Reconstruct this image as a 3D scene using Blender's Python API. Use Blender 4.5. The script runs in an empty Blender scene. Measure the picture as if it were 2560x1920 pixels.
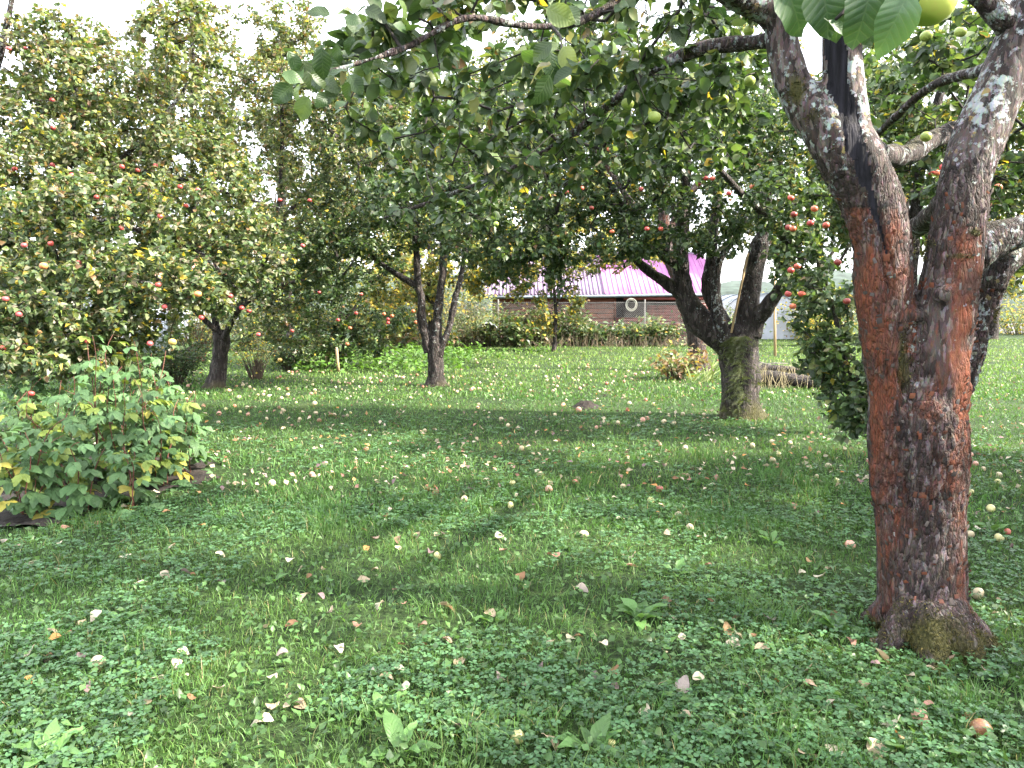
import bpy, math, random
import numpy as np
from mathutils import Matrix, Vector
R_ = math.radians
rng = np.random.default_rng(7)
random.seed(7)
scene = bpy.context.scene
COL = scene.collection

# ------------------------------------------------------------------ camera, sky, sun, exposure
FPX, CX, CY, HOR, CAMH = 1923.0, 1280.0, 960.0, 760.0, 1.5      # photograph pixels (2560 x 1920)
PITCH = math.atan((CY - HOR) / FPX)
cam_d = bpy.data.cameras.new('camera'); cam = bpy.data.objects.new('camera', cam_d); COL.objects.link(cam)
cam_d.sensor_width = 36.0; cam_d.lens = 36.0 * FPX / 2560.0
cam_d.clip_start = 0.05; cam_d.clip_end = 2000
cam.location = (0, 0, CAMH); cam.rotation_euler = (math.pi / 2 - PITCH, 0, 0)
scene.camera = cam

SUN_EL, SUN_AZ = R_(37), R_(101)          # azimuth clockwise from +Y (the viewing direction)
world = bpy.data.worlds.new('World'); scene.world = world; world.use_nodes = True
wn = world.node_tree.nodes; wl = world.node_tree.links
bg = wn['Background']; bg.inputs['Strength'].default_value = 0.15
sky = wn.new('ShaderNodeTexSky'); sky.sky_type = 'NISHITA'; sky.sun_disc = False
sky.sun_elevation = SUN_EL; sky.sun_rotation = SUN_AZ; sky.dust_density = 3.0; sky.air_density = 1.0
mixw = wn.new('ShaderNodeMix'); mixw.data_type = 'RGBA'; mixw.inputs[0].default_value = 0.72
wl.new(sky.outputs[0], mixw.inputs[6]); mixw.inputs[7].default_value = (6.4, 6.6, 7.0, 1)   # thin white cloud over the whole sky
wl.new(mixw.outputs[2], bg.inputs['Color'])
sun_d = bpy.data.lights.new('sun', 'SUN'); sun = bpy.data.objects.new('sun', sun_d); COL.objects.link(sun)
sun_d.energy = 4.6; sun_d.angle = R_(2.0); sun_d.color = (1.0, 0.93, 0.80)
sv = Vector((math.sin(SUN_AZ) * math.cos(SUN_EL), math.cos(SUN_AZ) * math.cos(SUN_EL), math.sin(SUN_EL)))
sun.rotation_euler = sv.to_track_quat('Z', 'Y').to_euler()
vs = scene.view_settings
vs.view_transform = 'Standard'; vs.look = 'None'; vs.exposure = 2.4; vs.gamma = 1.0; vs.use_curve_mapping = False
cy = scene.cycles
cy.max_bounces = 4; cy.diffuse_bounces = 2; cy.glossy_bounces = 1; cy.transmission_bounces = 3; cy.transparent_max_bounces = 4
cy.use_denoising = True; cy.adaptive_threshold = 0.03; cy.caustics_reflective = False; cy.caustics_refractive = False

# ------------------------------------------------------------------ helpers
cp, sp_ = math.cos(PITCH), math.sin(PITCH)
def at(px, py, Y):
    x = (px - CX) / FPX; y = -(py - CY) / FPX
    d = np.array([x, cp + y * sp_, -sp_ + y * cp])
    t = Y / d[1]
    return np.array([0, 0, CAMH]) + d * t
def gr(px, py):
    x = (px - CX) / FPX; y = -(py - CY) / FPX
    d = np.array([x, cp + y * sp_, -sp_ + y * cp])
    t = -CAMH / d[2]
    return np.array([0, 0, CAMH]) + d * t
def ats(l): return [at(*p) for p in l]
def project(P):
    q = P - np.array([0, 0, CAMH])
    zf = q[:, 1] * cp - q[:, 2] * sp_
    yu = q[:, 1] * sp_ + q[:, 2] * cp
    zs = np.where(zf > 0.05, zf, 0.05)
    return CX + FPX * q[:, 0] / zs, CY - FPX * yu / zs, zf
def nrm(v): return v / (np.linalg.norm(v, axis=-1, keepdims=True) + 1e-12)

def hash3(i, j, k, s=0):
    n = (i.astype(np.int64) * 73856093) ^ (j.astype(np.int64) * 19349663) ^ (k.astype(np.int64) * 83492791) ^ (s * 2654435761)
    n = (n ^ (n >> 13)) * 1274126177 & 0xFFFFFFFF
    n = (n ^ (n >> 16)) * 2246822519 & 0xFFFFFFFF
    return ((n ^ (n >> 13)) & 0xFFFFFF) / float(0xFFFFFF)
def vnoise(P, s=0):
    P = np.asarray(P, float); F = np.floor(P); f = P - F; f = f * f * (3 - 2 * f); F = F.astype(np.int64)
    out = 0
    for dx in (0, 1):
        for dy in (0, 1):
            for dz in (0, 1):
                w = (f[:, 0] if dx else 1 - f[:, 0]) * (f[:, 1] if dy else 1 - f[:, 1]) * (f[:, 2] if dz else 1 - f[:, 2])
                out = out + w * hash3(F[:, 0] + dx, F[:, 1] + dy, F[:, 2] + dz, s)
    return out
def fbm(P, o=4, s=0):
    a, t, r = 0.5, 0, 0
    for k in range(o):
        r = r + a * vnoise(P * 2 ** k, s + k); t += a; a *= 0.5
    return r / t
def worley(P, s=0):
    F = np.floor(P).astype(np.int64); f1 = np.full(len(P), 9.0); f2 = np.full(len(P), 9.0); cid = np.zeros(len(P))
    for dx in (-1, 0, 1):
        for dy in (-1, 0, 1):
            for dz in (-1, 0, 1):
                i, j, k = F[:, 0] + dx, F[:, 1] + dy, F[:, 2] + dz
                c = np.stack([i + hash3(i, j, k, s), j + hash3(i, j, k, s + 1), k + hash3(i, j, k, s + 2)], 1)
                d = np.linalg.norm(P - c, axis=1); m = d < f1
                f2 = np.where(m, f1, np.minimum(f2, d)); cid = np.where(m, hash3(i, j, k, s + 3), cid); f1 = np.where(m, d, f1)
    return f1, f2, cid

def new_mesh(name, V, F, col=None, smooth=False, attr='Col'):
    V = np.asarray(V, np.float32); me = bpy.data.meshes.new(name)
    Fl = F if isinstance(F, list) else [F]
    Fl = [np.asarray(f, np.int32) for f in Fl if len(f)]
    nl = sum(f.size for f in Fl); npol = sum(len(f) for f in Fl)
    me.vertices.add(len(V)); me.vertices.foreach_set('co', V.ravel())
    me.loops.add(nl); me.polygons.add(npol)
    me.loops.foreach_set('vertex_index', np.concatenate([f.ravel() for f in Fl]))
    tot = np.concatenate([np.full(len(f), f.shape[1], np.int32) for f in Fl])
    st = np.zeros(npol, np.int32); st[1:] = np.cumsum(tot)[:-1]
    me.polygons.foreach_set('loop_start', st)
    if smooth: me.polygons.foreach_set('use_smooth', np.ones(npol, bool))
    if col is not None:
        a = me.attributes.new(attr, 'FLOAT_COLOR', 'POINT')
        c = np.ones((len(V), 4), np.float32); col = np.asarray(col); c[:, :col.shape[1]] = col
        a.data.foreach_set('color', c.ravel())
    me.update(calc_edges=True); me.validate()
    return me
def obj(name, me, mat=None, parent=None, loc=None):
    o = bpy.data.objects.new(name, me); COL.objects.link(o)
    if mat is not None and me is not None and len(me.materials) == 0: me.materials.append(mat)
    if loc is not None: o.location = loc
    if parent is not None: o.parent = parent
    return o
def tag(o, label=None, cat=None, group=None, kind=None):
    if label: o['label'] = label
    if cat: o['category'] = cat
    if group: o['group'] = group
    if kind: o['kind'] = kind
    return o
def thing(name, label, cat, loc, group=None):
    return tag(obj(name, None, loc=tuple(loc)), label, cat, group)
def part(name, V, F, mat, root, col=None, smooth=False, attr='Col', kind=None, parent=None):
    """mesh given in world coordinates under a root Empty that only has a location"""
    base = np.array(root.location)
    o = obj(name, new_mesh(name, np.asarray(V) - base, F, col, smooth, attr), mat, parent or root)
    if kind: o['kind'] = kind
    return o

class MB:
    def __init__(s): s.v = []; s.q = []; s.t = []; s.n = 0; s.c = []
    def add(s, V, quads=(), tris=(), col=None):
        V = np.asarray(V, float); s.v.append(V)
        if len(quads): s.q.append(np.asarray(quads, int) + s.n)
        if len(tris): s.t.append(np.asarray(tris, int) + s.n)
        if col is not None: s.c.append(np.broadcast_to(np.asarray(col, float), (len(V), 3)))
        s.n += len(V); return s
    def box(s, lo, hi, col=None, M=None):
        x0, y0, z0 = lo; x1, y1, z1 = hi
        V = np.array([[x0,y0,z0],[x1,y0,z0],[x1,y1,z0],[x0,y1,z0],[x0,y0,z1],[x1,y0,z1],[x1,y1,z1],[x0,y1,z1]], float)
        if M is not None: V = V @ M[0].T + M[1]
        return s.add(V, [[3,2,1,0],[4,5,6,7],[0,1,5,4],[1,2,6,5],[2,3,7,6],[3,0,4,7]], col=col)
    def tube(s, pts, rad, sides=6, col=None, cap=True):
        V, Q, T = tube(pts, rad, sides, cap); return s.add(V, Q, T, col)
    def arrays(s):
        V = np.concatenate(s.v); F = []
        if s.q: F.append(np.concatenate(s.q))
        if s.t: F.append(np.concatenate(s.t))
        return V, F, (np.concatenate(s.c) if s.c else None)
    def build(s, name, mat, root=None, smooth=False, kind=None, loc=None, parent=None):
        V, F, C = s.arrays()
        if root is not None: return part(name, V, F, mat, root, C, smooth, kind=kind, parent=parent)
        loc = np.array(loc if loc is not None else V.mean(0) * [1, 1, 0] + [0, 0, V[:, 2].min()])
        o = obj(name, new_mesh(name, V - loc, F, C, smooth), mat, loc=tuple(loc))
        if kind: o['kind'] = kind
        return o

def catmull(pts, rad, step):
    P = np.asarray(pts, float); Rr = np.asarray(rad, float)
    if np.ndim(rad) == 0: Rr = np.full(len(P), float(rad))
    out, ro = [], []
    for i in range(len(P) - 1):
        p0 = P[max(i - 1, 0)]; p1 = P[i]; p2 = P[i + 1]; p3 = P[min(i + 2, len(P) - 1)]
        n = max(1, int(round(np.linalg.norm(p2 - p1) / step)))
        for k in range(n):
            t = k / n
            out.append(0.5 * (2*p1 + (p2-p0)*t + (2*p0-5*p1+4*p2-p3)*t*t + (-p0+3*p1-3*p2+p3)*t**3))
            u = t * t * (3 - 2 * t); ro.append(Rr[i] * (1 - u) + Rr[i + 1] * u)
    out.append(P[-1]); ro.append(Rr[-1])
    return np.array(out), np.array(ro)
def tube(pts, rad, sides=8, cap=True):
    P = np.asarray(pts, float); n = len(P)
    rad = np.full(n, float(rad)) if np.ndim(rad) == 0 else np.asarray(rad, float)
    T = nrm(np.gradient(P, axis=0)); u = np.zeros_like(P)
    a = np.array([1, 0, 0]) if abs(T[0][0]) < 0.8 else np.array([0, 1, 0])
    u[0] = nrm(a - T[0] * a.dot(T[0]))
    for i in range(1, n):
        w = u[i - 1] - T[i] * u[i - 1].dot(T[i]); u[i] = nrm(w)
    v = np.cross(T, u)
    th = np.arange(sides) * 2 * np.pi / sides
    V = P[:, None] + rad[:, None, None] * (np.cos(th)[None, :, None] * u[:, None] + np.sin(th)[None, :, None] * v[:, None])
    i = np.arange(n - 1)[:, None] * sides; j = np.arange(sides)[None]; j2 = (j + 1) % sides
    Q = np.stack([i + j, i + j2, i + sides + j2, i + sides + j], -1).reshape(-1, 4)
    V = V.reshape(-1, 3); Tt = []
    if cap:
        V = np.concatenate([V, P[:1], P[-1:]]); c0, c1 = n * sides, n * sides + 1
        for k in range(sides):
            Tt.append([c0, (k + 1) % sides, k]); Tt.append([c1, (n - 1) * sides + k, (n - 1) * sides + (k + 1) % sides])
    return V, Q, np.array(Tt, int).reshape(-1, 3)

# ------------------------------------------------------------------ materials
def mat_new(name):
    m = bpy.data.materials.new(name); m.use_nodes = True
    n = m.node_tree.nodes; l = m.node_tree.links
    return m, n, l, n['Principled BSDF'], n['Material Output']
def rgbmix(n, l, fac, a, b, blend='MIX'):
    x = n.new('ShaderNodeMix'); x.data_type = 'RGBA'; x.blend_type = blend
    for s, v in ((0, fac), (6, a), (7, b)):
        if hasattr(v, 'is_linked'): l.new(v, x.inputs[s])
        elif s == 0: x.inputs[0].default_value = v
        else: x.inputs[s].default_value = tuple(v) + (1,) if len(v) == 3 else v
    return x.outputs[2]
def ramp(n, l, src, stops):
    r = n.new('ShaderNodeValToRGB'); e = r.color_ramp.elements
    while len(e) < len(stops): e.new(0.5)
    for el, (p, c) in zip(e, stops): el.position = p; el.color = tuple(c) + (1,) if len(c) == 3 else c
    l.new(src, r.inputs[0]); return r.outputs[0]
def noise(n, l, scale, detail=3, vec=None, rough=0.55):
    t = n.new('ShaderNodeTexNoise'); t.inputs['Scale'].default_value = scale; t.inputs['Detail'].default_value = detail; t.inputs['Roughness'].default_value = rough
    if vec is not None: l.new(vec, t.inputs['Vector'])
    return t
def ocoord(n, l, scale=(1, 1, 1)):
    t = n.new('ShaderNodeTexCoord'); m = n.new('ShaderNodeMapping'); m.inputs['Scale'].default_value = scale
    l.new(t.outputs['Object'], m.inputs[0]); return m.outputs[0]
def add_bump(n, l, p, h, strength=0.4, dist=0.01):
    b = n.new('ShaderNodeBump'); b.inputs['Strength'].default_value = strength; b.inputs['Distance'].default_value = dist
    l.new(h, b.inputs['Height']); l.new(b.outputs[0], p.inputs['Normal']); return b

def mat_leaf(name, src='attr', trans=0.38, rough=0.42, spec=0.4, tint=(1.25, 1.3, 0.55), pale=0.25):
    m, n, l, p, out = mat_new(name)
    if src == 'attr':
        a = n.new('ShaderNodeAttribute'); a.attribute_name = 'Col'; c = a.outputs['Color']
    else:
        a = n.new('ShaderNodeObjectInfo'); c = a.outputs['Color']
    nz = noise(n, l, 60, 2, ocoord(n, l)); c = rgbmix(n, l, 0.30, c, nz.outputs['Color'], 'SOFT_LIGHT')
    if src == 'obj':
        bl = noise(n, l, 3.2, 4, ocoord(n, l), .6); bm = n.new('ShaderNodeMapRange'); l.new(bl.outputs['Fac'], bm.inputs[0]); bm.inputs[1].default_value = .60; bm.inputs[2].default_value = .70; bm.inputs[4].default_value = .55; c = rgbmix(n, l, bm.outputs[0], c, (.075, .055, .025))
        tc0 = n.new('ShaderNodeTexCoord'); sx = n.new('ShaderNodeSeparateXYZ'); l.new(tc0.outputs['Object'], sx.inputs[0])
        ab = n.new('ShaderNodeMath'); ab.operation = 'ABSOLUTE'; l.new(sx.outputs[0], ab.inputs[0])
        q1 = n.new('ShaderNodeMath'); q1.operation = 'MULTIPLY_ADD'; l.new(ab.outputs[0], q1.inputs[0]); q1.inputs[1].default_value = -.75; l.new(sx.outputs[1], q1.inputs[2])
        q2 = n.new('ShaderNodeMath'); q2.operation = 'PINGPONG'; l.new(q1.outputs[0], q2.inputs[0]); q2.inputs[1].default_value = .06
        q3 = n.new('ShaderNodeMath'); q3.operation = 'MINIMUM'; l.new(q2.outputs[0], q3.inputs[0]); l.new(ab.outputs[0], q3.inputs[1])
        q4 = n.new('ShaderNodeMapRange'); l.new(q3.outputs[0], q4.inputs[0]); q4.inputs[1].default_value = 0; q4.inputs[2].default_value = .016; q4.inputs[3].default_value = .12; q4.inputs[4].default_value = 0
        c = rgbmix(n, l, q4.outputs[0], c, (.24, .30, .16))
        bq = n.new('ShaderNodeMapRange'); l.new(q3.outputs[0], bq.inputs[0]); bq.inputs[2].default_value = .05
        add_bump(n, l, p, bq.outputs[0], .14, .02)
    g = n.new('ShaderNodeNewGeometry')
    back = rgbmix(n, l, pale, c, (0.26, 0.30, 0.22))
    c2 = rgbmix(n, l, g.outputs['Backfacing'], c, back)
    l.new(c2, p.inputs['Base Color']); p.inputs['Roughness'].default_value = rough; p.inputs['Specular IOR Level'].default_value = spec
    tr = n.new('ShaderNodeBsdfTranslucent'); tc = rgbmix(n, l, 1.0, c, tint, 'MULTIPLY'); l.new(tc, tr.inputs[0])
    mx = n.new('ShaderNodeMixShader'); mx.inputs[0].default_value = trans
    l.new(p.outputs[0], mx.inputs[1]); l.new(tr.outputs[0], mx.inputs[2]); l.new(mx.outputs[0], out.inputs[0])
    return m
def mat_plain(name, col, rough=0.7, nscale=8, namt=0.35, bump=0.2, metallic=0, spec=0.4, stretch=(1, 1, 1), attr=False):
    m, n, l, p, out = mat_new(name)
    v = ocoord(n, l, stretch); nz = noise(n, l, nscale, 5, v)
    if attr:
        a = n.new('ShaderNodeAttribute'); a.attribute_name = 'Col'; c = a.outputs['Color']
        c = rgbmix(n, l, namt, c, nz.outputs['Color'], 'SOFT_LIGHT')
    else:
        c = ramp(n, l, nz.outputs['Fac'], [(0.28, [x * (1 - namt) for x in col]), (0.72, [min(1, x * (1 + namt)) for x in col])])
    l.new(c, p.inputs['Base Color']); p.inputs['Roughness'].default_value = rough; p.inputs['Metallic'].default_value = metallic
    p.inputs['Specular IOR Level'].default_value = spec
    if bump: add_bump(n, l, p, nz.outputs['Fac'], bump, 0.02)
    return m

def mat_bark(name, plates, cell=26, stretch=0.38, bump=0.9, dist=0.012, crack=(0.012, 0.010, 0.009)):
    """bark plates; attribute Mask: R bare red bark, G moss, B lichen, A smoothness"""
    m, n, l, p, out = mat_new(name)
    v0 = ocoord(n, l, (1, 1, stretch)); w = noise(n, l, cell * .38, 4, v0, .65)
    va = n.new('ShaderNodeVectorMath'); va.operation = 'MULTIPLY_ADD'; l.new(w.outputs['Color'], va.inputs[0]); va.inputs[1].default_value = (2.6 / cell,) * 3; l.new(v0, va.inputs[2])
    vo = n.new('ShaderNodeTexVoronoi'); vo.feature = 'DISTANCE_TO_EDGE'; vo.inputs['Scale'].default_value = cell; l.new(va.outputs[0], vo.inputs['Vector'])
    vc = n.new('ShaderNodeTexVoronoi'); vc.inputs['Scale'].default_value = cell; l.new(va.outputs[0], vc.inputs['Vector'])
    fine = noise(n, l, 90, 4, v0, 0.7); v1 = ocoord(n, l); big = noise(n, l, 5.5, 4, v1); streak = noise(n, l, 26, 5, ocoord(n, l, (1, 1, .22)), .7)
    a = n.new('ShaderNodeAttribute'); a.attribute_name = 'Mask'
    sep = n.new('ShaderNodeSeparateColor'); l.new(a.outputs['Color'], sep.inputs[0])
    csep = n.new('ShaderNodeSeparateColor'); l.new(vc.outputs['Color'], csep.inputs[0])
    base = ramp(n, l, csep.outputs[0], [(0.0, plates[0]), (0.35, plates[1]), (0.7, plates[2]), (1.0, plates[3])])
    base = rgbmix(n, l, 0.75, base, fine.outputs['Color'], 'OVERLAY')
    red = ramp(n, l, big.outputs['Fac'], [(0.3, (0.080, 0.026, 0.015)), (0.5, (0.155, 0.045, 0.020)), (0.68, (0.095, 0.046, 0.036))])
    redm = n.new('ShaderNodeMath'); redm.operation = 'MULTIPLY_ADD'; l.new(streak.outputs['Fac'], redm.inputs[0]); redm.inputs[1].default_value = 4.2
    rs = n.new('ShaderNodeMath'); rs.operation = 'MULTIPLY_ADD'; l.new(sep.outputs[0], rs.inputs[0]); rs.inputs[1].default_value = 3.4; rs.inputs[2].default_value = -3.85
    l.new(rs.outputs[0], redm.inputs[2]); redm.use_clamp = True
    c = rgbmix(n, l, redm.outputs[0], base, rgbmix(n, l, 0.5, red, fine.outputs['Color'], 'OVERLAY'))
    ck = n.new('ShaderNodeMapRange'); l.new(vo.outputs['Distance'], ck.inputs[0]); ck.inputs[1].default_value = 0.0; ck.inputs[2].default_value = 0.09; ck.inputs[3].default_value = 1; ck.inputs[4].default_value = 0
    ckm = n.new('ShaderNodeMath'); ckm.operation = 'MULTIPLY'; l.new(ck.outputs[0], ckm.inputs[0])
    inv = n.new('ShaderNodeMath'); inv.operation = 'SUBTRACT'; inv.inputs[0].default_value = 0.80; l.new(a.outputs['Alpha'], inv.inputs[1]); inv.use_clamp = True
    l.new(inv.outputs[0], ckm.inputs[1])
    crk = rgbmix(n, l, sep.outputs[0], crack, (0.07, 0.024, 0.014))
    c = rgbmix(n, l, ckm.outputs[0], c, crk)
    # crusts of pale lichen: round spots with ragged rims
    lv = n.new('ShaderNodeTexVoronoi'); lv.inputs['Scale'].default_value = 34; l.new(v1, lv.inputs['Vector'])
    lsep = n.new('ShaderNodeSeparateColor'); l.new(lv.outputs['Color'], lsep.inputs[0])
    ln = noise(n, l, 55, 4, v1, 0.7)
    lb = noise(n, l, 19, 5, v1, .6)
    m1 = n.new('ShaderNodeMath'); m1.operation = 'MULTIPLY_ADD'; l.new(ln.outputs['Fac'], m1.inputs[0]); m1.inputs[1].default_value = .55; l.new(lb.outputs['Fac'], m1.inputs[2])
    m2 = n.new('ShaderNodeMath'); m2.operation = 'MULTIPLY_ADD'; l.new(sep.outputs[2], m2.inputs[0]); m2.inputs[1].default_value = .42; l.new(m1.outputs[0], m2.inputs[2])
    m3 = n.new('ShaderNodeMath'); m3.operation = 'MULTIPLY_ADD'; l.new(lv.outputs['Distance'], m3.inputs[0]); m3.inputs[1].default_value = -.16; l.new(m2.outputs[0], m3.inputs[2])
    m4 = n.new('ShaderNodeMath'); m4.operation = 'SUBTRACT'; l.new(m3.outputs[0], m4.inputs[0]); m4.inputs[1].default_value = .985
    m5 = n.new('ShaderNodeMath'); m5.operation = 'MULTIPLY'; l.new(m4.outputs[0], m5.inputs[0]); m5.inputs[1].default_value = 16; m5.use_clamp = True
    lic = ramp(n, l, lsep.outputs[1], [(0.0, (0.24, 0.25, 0.26)), (0.55, (0.34, 0.36, 0.35)), (0.9, (0.26, 0.29, 0.26)), (1.0, (0.26, 0.17, 0.05))])
    c = rgbmix(n, l, m5.outputs[0], c, rgbmix(n, l, 0.6, lic, fine.outputs['Color'], 'OVERLAY'))
    moss = ramp(n, l, fine.outputs['Fac'], [(0.3, (0.020, 0.021, 0.005)), (0.65, (0.070, 0.064, 0.014))])
    mm = n.new('ShaderNodeMath'); mm.operation = 'MULTIPLY_ADD'; l.new(big.outputs['Fac'], mm.inputs[0]); mm.inputs[1].default_value = 1.6
    mg = n.new('ShaderNodeMath'); mg.operation = 'MULTIPLY_ADD'; l.new(sep.outputs[1], mg.inputs[0]); mg.inputs[1].default_value = 2.4; mg.inputs[2].default_value = -1.9
    l.new(mg.outputs[0], mm.inputs[2]); mm.use_clamp = True
    c = rgbmix(n, l, mm.outputs[0], c, moss)
    l.new(c, p.inputs['Base Color']); p.inputs['Roughness'].default_value = 0.78; p.inputs['Specular IOR Level'].default_value = 0.3
    h = n.new('ShaderNodeMapRange'); l.new(vo.outputs['Distance'], h.inputs[0]); h.inputs[2].default_value = 0.25
    hm = n.new('ShaderNodeMath'); hm.operation = 'MULTIPLY'; l.new(h.outputs[0], hm.inputs[0]); l.new(inv.outputs[0], hm.inputs[1])
    hh = n.new('ShaderNodeMath'); hh.operation = 'MULTIPLY_ADD'; l.new(fine.outputs['Fac'], hh.inputs[0]); hh.inputs[1].default_value = 0.6; l.new(hm.outputs[0], hh.inputs[2])
    h2 = n.new('ShaderNodeMath'); h2.operation = 'MULTIPLY_ADD'; l.new(m5.outputs[0], h2.inputs[0]); h2.inputs[1].default_value = 0.3; l.new(hh.outputs[0], h2.inputs[2])
    add_bump(n, l, p, h2.outputs[0], bump, dist)
    return m

M = {}
M['leaf'] = mat_leaf('apple_leaf')
M['leaf_obj'] = mat_leaf('apple_leaf_single', 'obj')
M['rasp'] = mat_leaf('raspberry_leaf', 'obj', trans=0.30, rough=0.55, spec=0.3, pale=0.45)
M['grass'] = mat_leaf('grass_blade', trans=0.30, rough=0.5, spec=0.35, tint=(1.2, 1.3, 0.5), pale=0.0)
M['fallen'] = mat_leaf('fallen_leaf', 'obj', trans=0.15, rough=0.7, spec=0.25, tint=(1.1, 1.0, 0.8), pale=0.3)
M['fallen_attr'] = mat_leaf('fallen_leaf_far', 'attr', trans=0.15, rough=0.7, spec=0.25, tint=(1.1, 1.0, 0.8), pale=0.3)
GREY = [(0.014, 0.010, 0.009), (0.040, 0.027, 0.024), (0.078, 0.056, 0.051), (0.15, 0.122, 0.116)]
DARK = [(0.015, 0.011, 0.009), (0.030, 0.023, 0.020), (0.054, 0.043, 0.038), (0.10, 0.083, 0.077)]
M['bark_near'] = mat_bark('bark_red_plates', GREY, cell=58, stretch=0.30, dist=.014)
M['bark'] = mat_bark('bark_dark', DARK, cell=34, stretch=0.3, dist=0.02)
M['twig'] = mat_plain('twig_bark', (0.024, 0.019, 0.017), 0.85, 30, 0.5, 0.4)
M['dead'] = mat_plain('charred_dead_wood', (0.012, 0.011, 0.015), 0.8, 45, 0.9, 1.0, stretch=(1, 1, 0.06), spec=.2)
M['wood'] = mat_plain('fresh_stake_wood', (0.42, 0.29, 0.16), 0.75, 14, 0.3, 0.3, stretch=(1, 1, 0.1))
M['greywood'] = mat_plain('weathered_wood', (0.16, 0.145, 0.135), 0.85, 14, 0.4, 0.5, stretch=(1, 1, 0.1))
M['moss'] = mat_plain('moss', (0.09, 0.085, 0.018), 0.95, 90, 0.6, 0.6)
M['attr'] = mat_plain('vegetation_stems', (1, 1, 1), 0.8, 40, 0.3, 0.0, attr=True)
M['soil'] = mat_plain('garden_soil', (0.022, 0.016, 0.013), 0.95, 25, 0.6, 1.0)
M['metal'] = mat_plain('grey_zinc', (0.20, 0.23, 0.265), 0.5, 9, 0.25, 0.1, metallic=0.3)
M['white'] = mat_plain('white_film', (0.40, 0.42, 0.47), 0.5, 3, 0.12, 0.1)
M['black'] = mat_plain('black_metal', (0.01, 0.01, 0.011), 0.5, 10, 0.3, 0.1)
M['slate'] = mat_plain('mauve_slate', (0.20, 0.145, 0.215), 0.8, 5, 0.25, 0.25)
M['pink'] = mat_plain('pink_sheet_metal', (0.40, 0.15, 0.345), 0.55, 2.2, 0.22, 0.05)
M['brownboard'] = mat_plain('red_brown_boards', (0.135, 0.040, 0.022), 0.8, 10, 0.4, 0.4, stretch=(0.2, 1, 1))
M['redtin'] = mat_plain('red_corrugated_tin', (0.14, 0.030, 0.024), 0.6, 5, 0.4, 0.2)
M['darkwall'] = mat_plain('dark_shade_wall', (0.02, 0.014, 0.013), 0.9, 8, 0.3, 0.2)  # near-black core stands in for the shade under the eave and in the opening
M['gravel'] = mat_plain('gravel', (0.085, 0.082, 0.08), 0.95, 60, 0.6, 0.8)
M['wire'] = mat_plain('galvanised_wire', (0.22, 0.22, 0.22), 0.55, 20, 0.3, 0.0, metallic=0.4)
M['hose'] = mat_plain('pale_hose', (0.34, 0.33, 0.28), 0.5, 20, 0.15, 0.0)

def mat_apple(name):
    m, n, l, p, out = mat_new(name)
    oi = n.new('ShaderNodeObjectInfo'); v = ocoord(n, l); t = n.new('ShaderNodeTexCoord')
    off = n.new('ShaderNodeVectorMath'); off.operation = 'ADD'; l.new(v, off.inputs[0]); l.new(oi.outputs['Random'], off.inputs[1])
    nz = noise(n, l, 14, 3, off.outputs[0]); sp = noise(n, l, 170, 2, off.outputs[0])
    f = n.new('ShaderNodeMapRange'); l.new(nz.outputs['Fac'], f.inputs[0]); f.inputs[1].default_value = 0.50; f.inputs[2].default_value = 0.80
    yel = rgbmix(n, l, 0.55, oi.outputs['Color'], (0.48, 0.40, 0.11))
    c = rgbmix(n, l, f.outputs[0], oi.outputs['Color'], yel)
    s = n.new('ShaderNodeMapRange'); l.new(sp.outputs['Fac'], s.inputs[0]); s.inputs[1].default_value = 0.66; s.inputs[2].default_value = 0.72; s.inputs[4].default_value = 0.5
    c = rgbmix(n, l, s.outputs[0], c, (0.55, 0.42, 0.25))
    l.new(c, p.inputs['Base Color']); p.inputs['Roughness'].default_value = 0.38
    p.inputs['Subsurface Weight'].default_value = 0.0
    return m
M['apple'] = mat_apple('apple_skin')

def mat_ground():
    m, n, l, p, out = mat_new('lawn_soil')
    v = ocoord(n, l); a = noise(n, l, 1.2, 5, v); b = noise(n, l, 26, 4, v, 0.7)
    c = ramp(n, l, a.outputs['Fac'], [(0.3, (0.022, 0.042, 0.012)), (0.55, (0.036, 0.066, 0.017)), (0.75, (0.060, 0.085, 0.026))])
    d = ramp(n, l, b.outputs['Fac'], [(0.35, (0.014, 0.013, 0.008)), (0.6, (0.5, 0.5, 0.5)), (0.8, (0.9, 0.9, 0.8))])
    c = rgbmix(n, l, 0.8, c, d, 'OVERLAY')
    l.new(c, p.inputs['Base Color']); p.inputs['Roughness'].default_value = 0.95; p.inputs['Specular IOR Level'].default_value = 0.2
    add_bump(n, l, p, b.outputs['Fac'], 0.8, 0.03); return m
M['ground'] = mat_ground()

# ------------------------------------------------------------------ the ground
def make_ground():
    r = np.concatenate([np.linspace(0.0, 40, 60), np.geomspace(42, 900, 25)]); th = np.linspace(0, 2 * np.pi, 97)[:-1]
    rr, tt = np.meshgrid(r, th, indexing='ij')
    V = np.stack([rr * np.cos(tt), rr * np.sin(tt), np.zeros_like(rr)], -1).reshape(-1, 3)
    i = np.arange(len(r) - 1)[:, None] * 96; j = np.arange(96)[None]; j2 = (j + 1) % 96
    Q = np.stack([i + j, i + 96 + j, i + 96 + j2, i + j2], -1).reshape(-1, 4)
    o = obj('ground', new_mesh('ground', V, Q), M['ground']); o['kind'] = 'structure'; o['label'] = 'orchard lawn ground reaching back past the fence'
    return o
make_ground()
BED = np.array([(-6.5, 4.3), (-3.9, 4.75), (-3.05, 5.05), (-2.8, 5.7), (-2.55, 6.35), (-2.85, 7.3), (-6.5, 7.6)])
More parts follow.
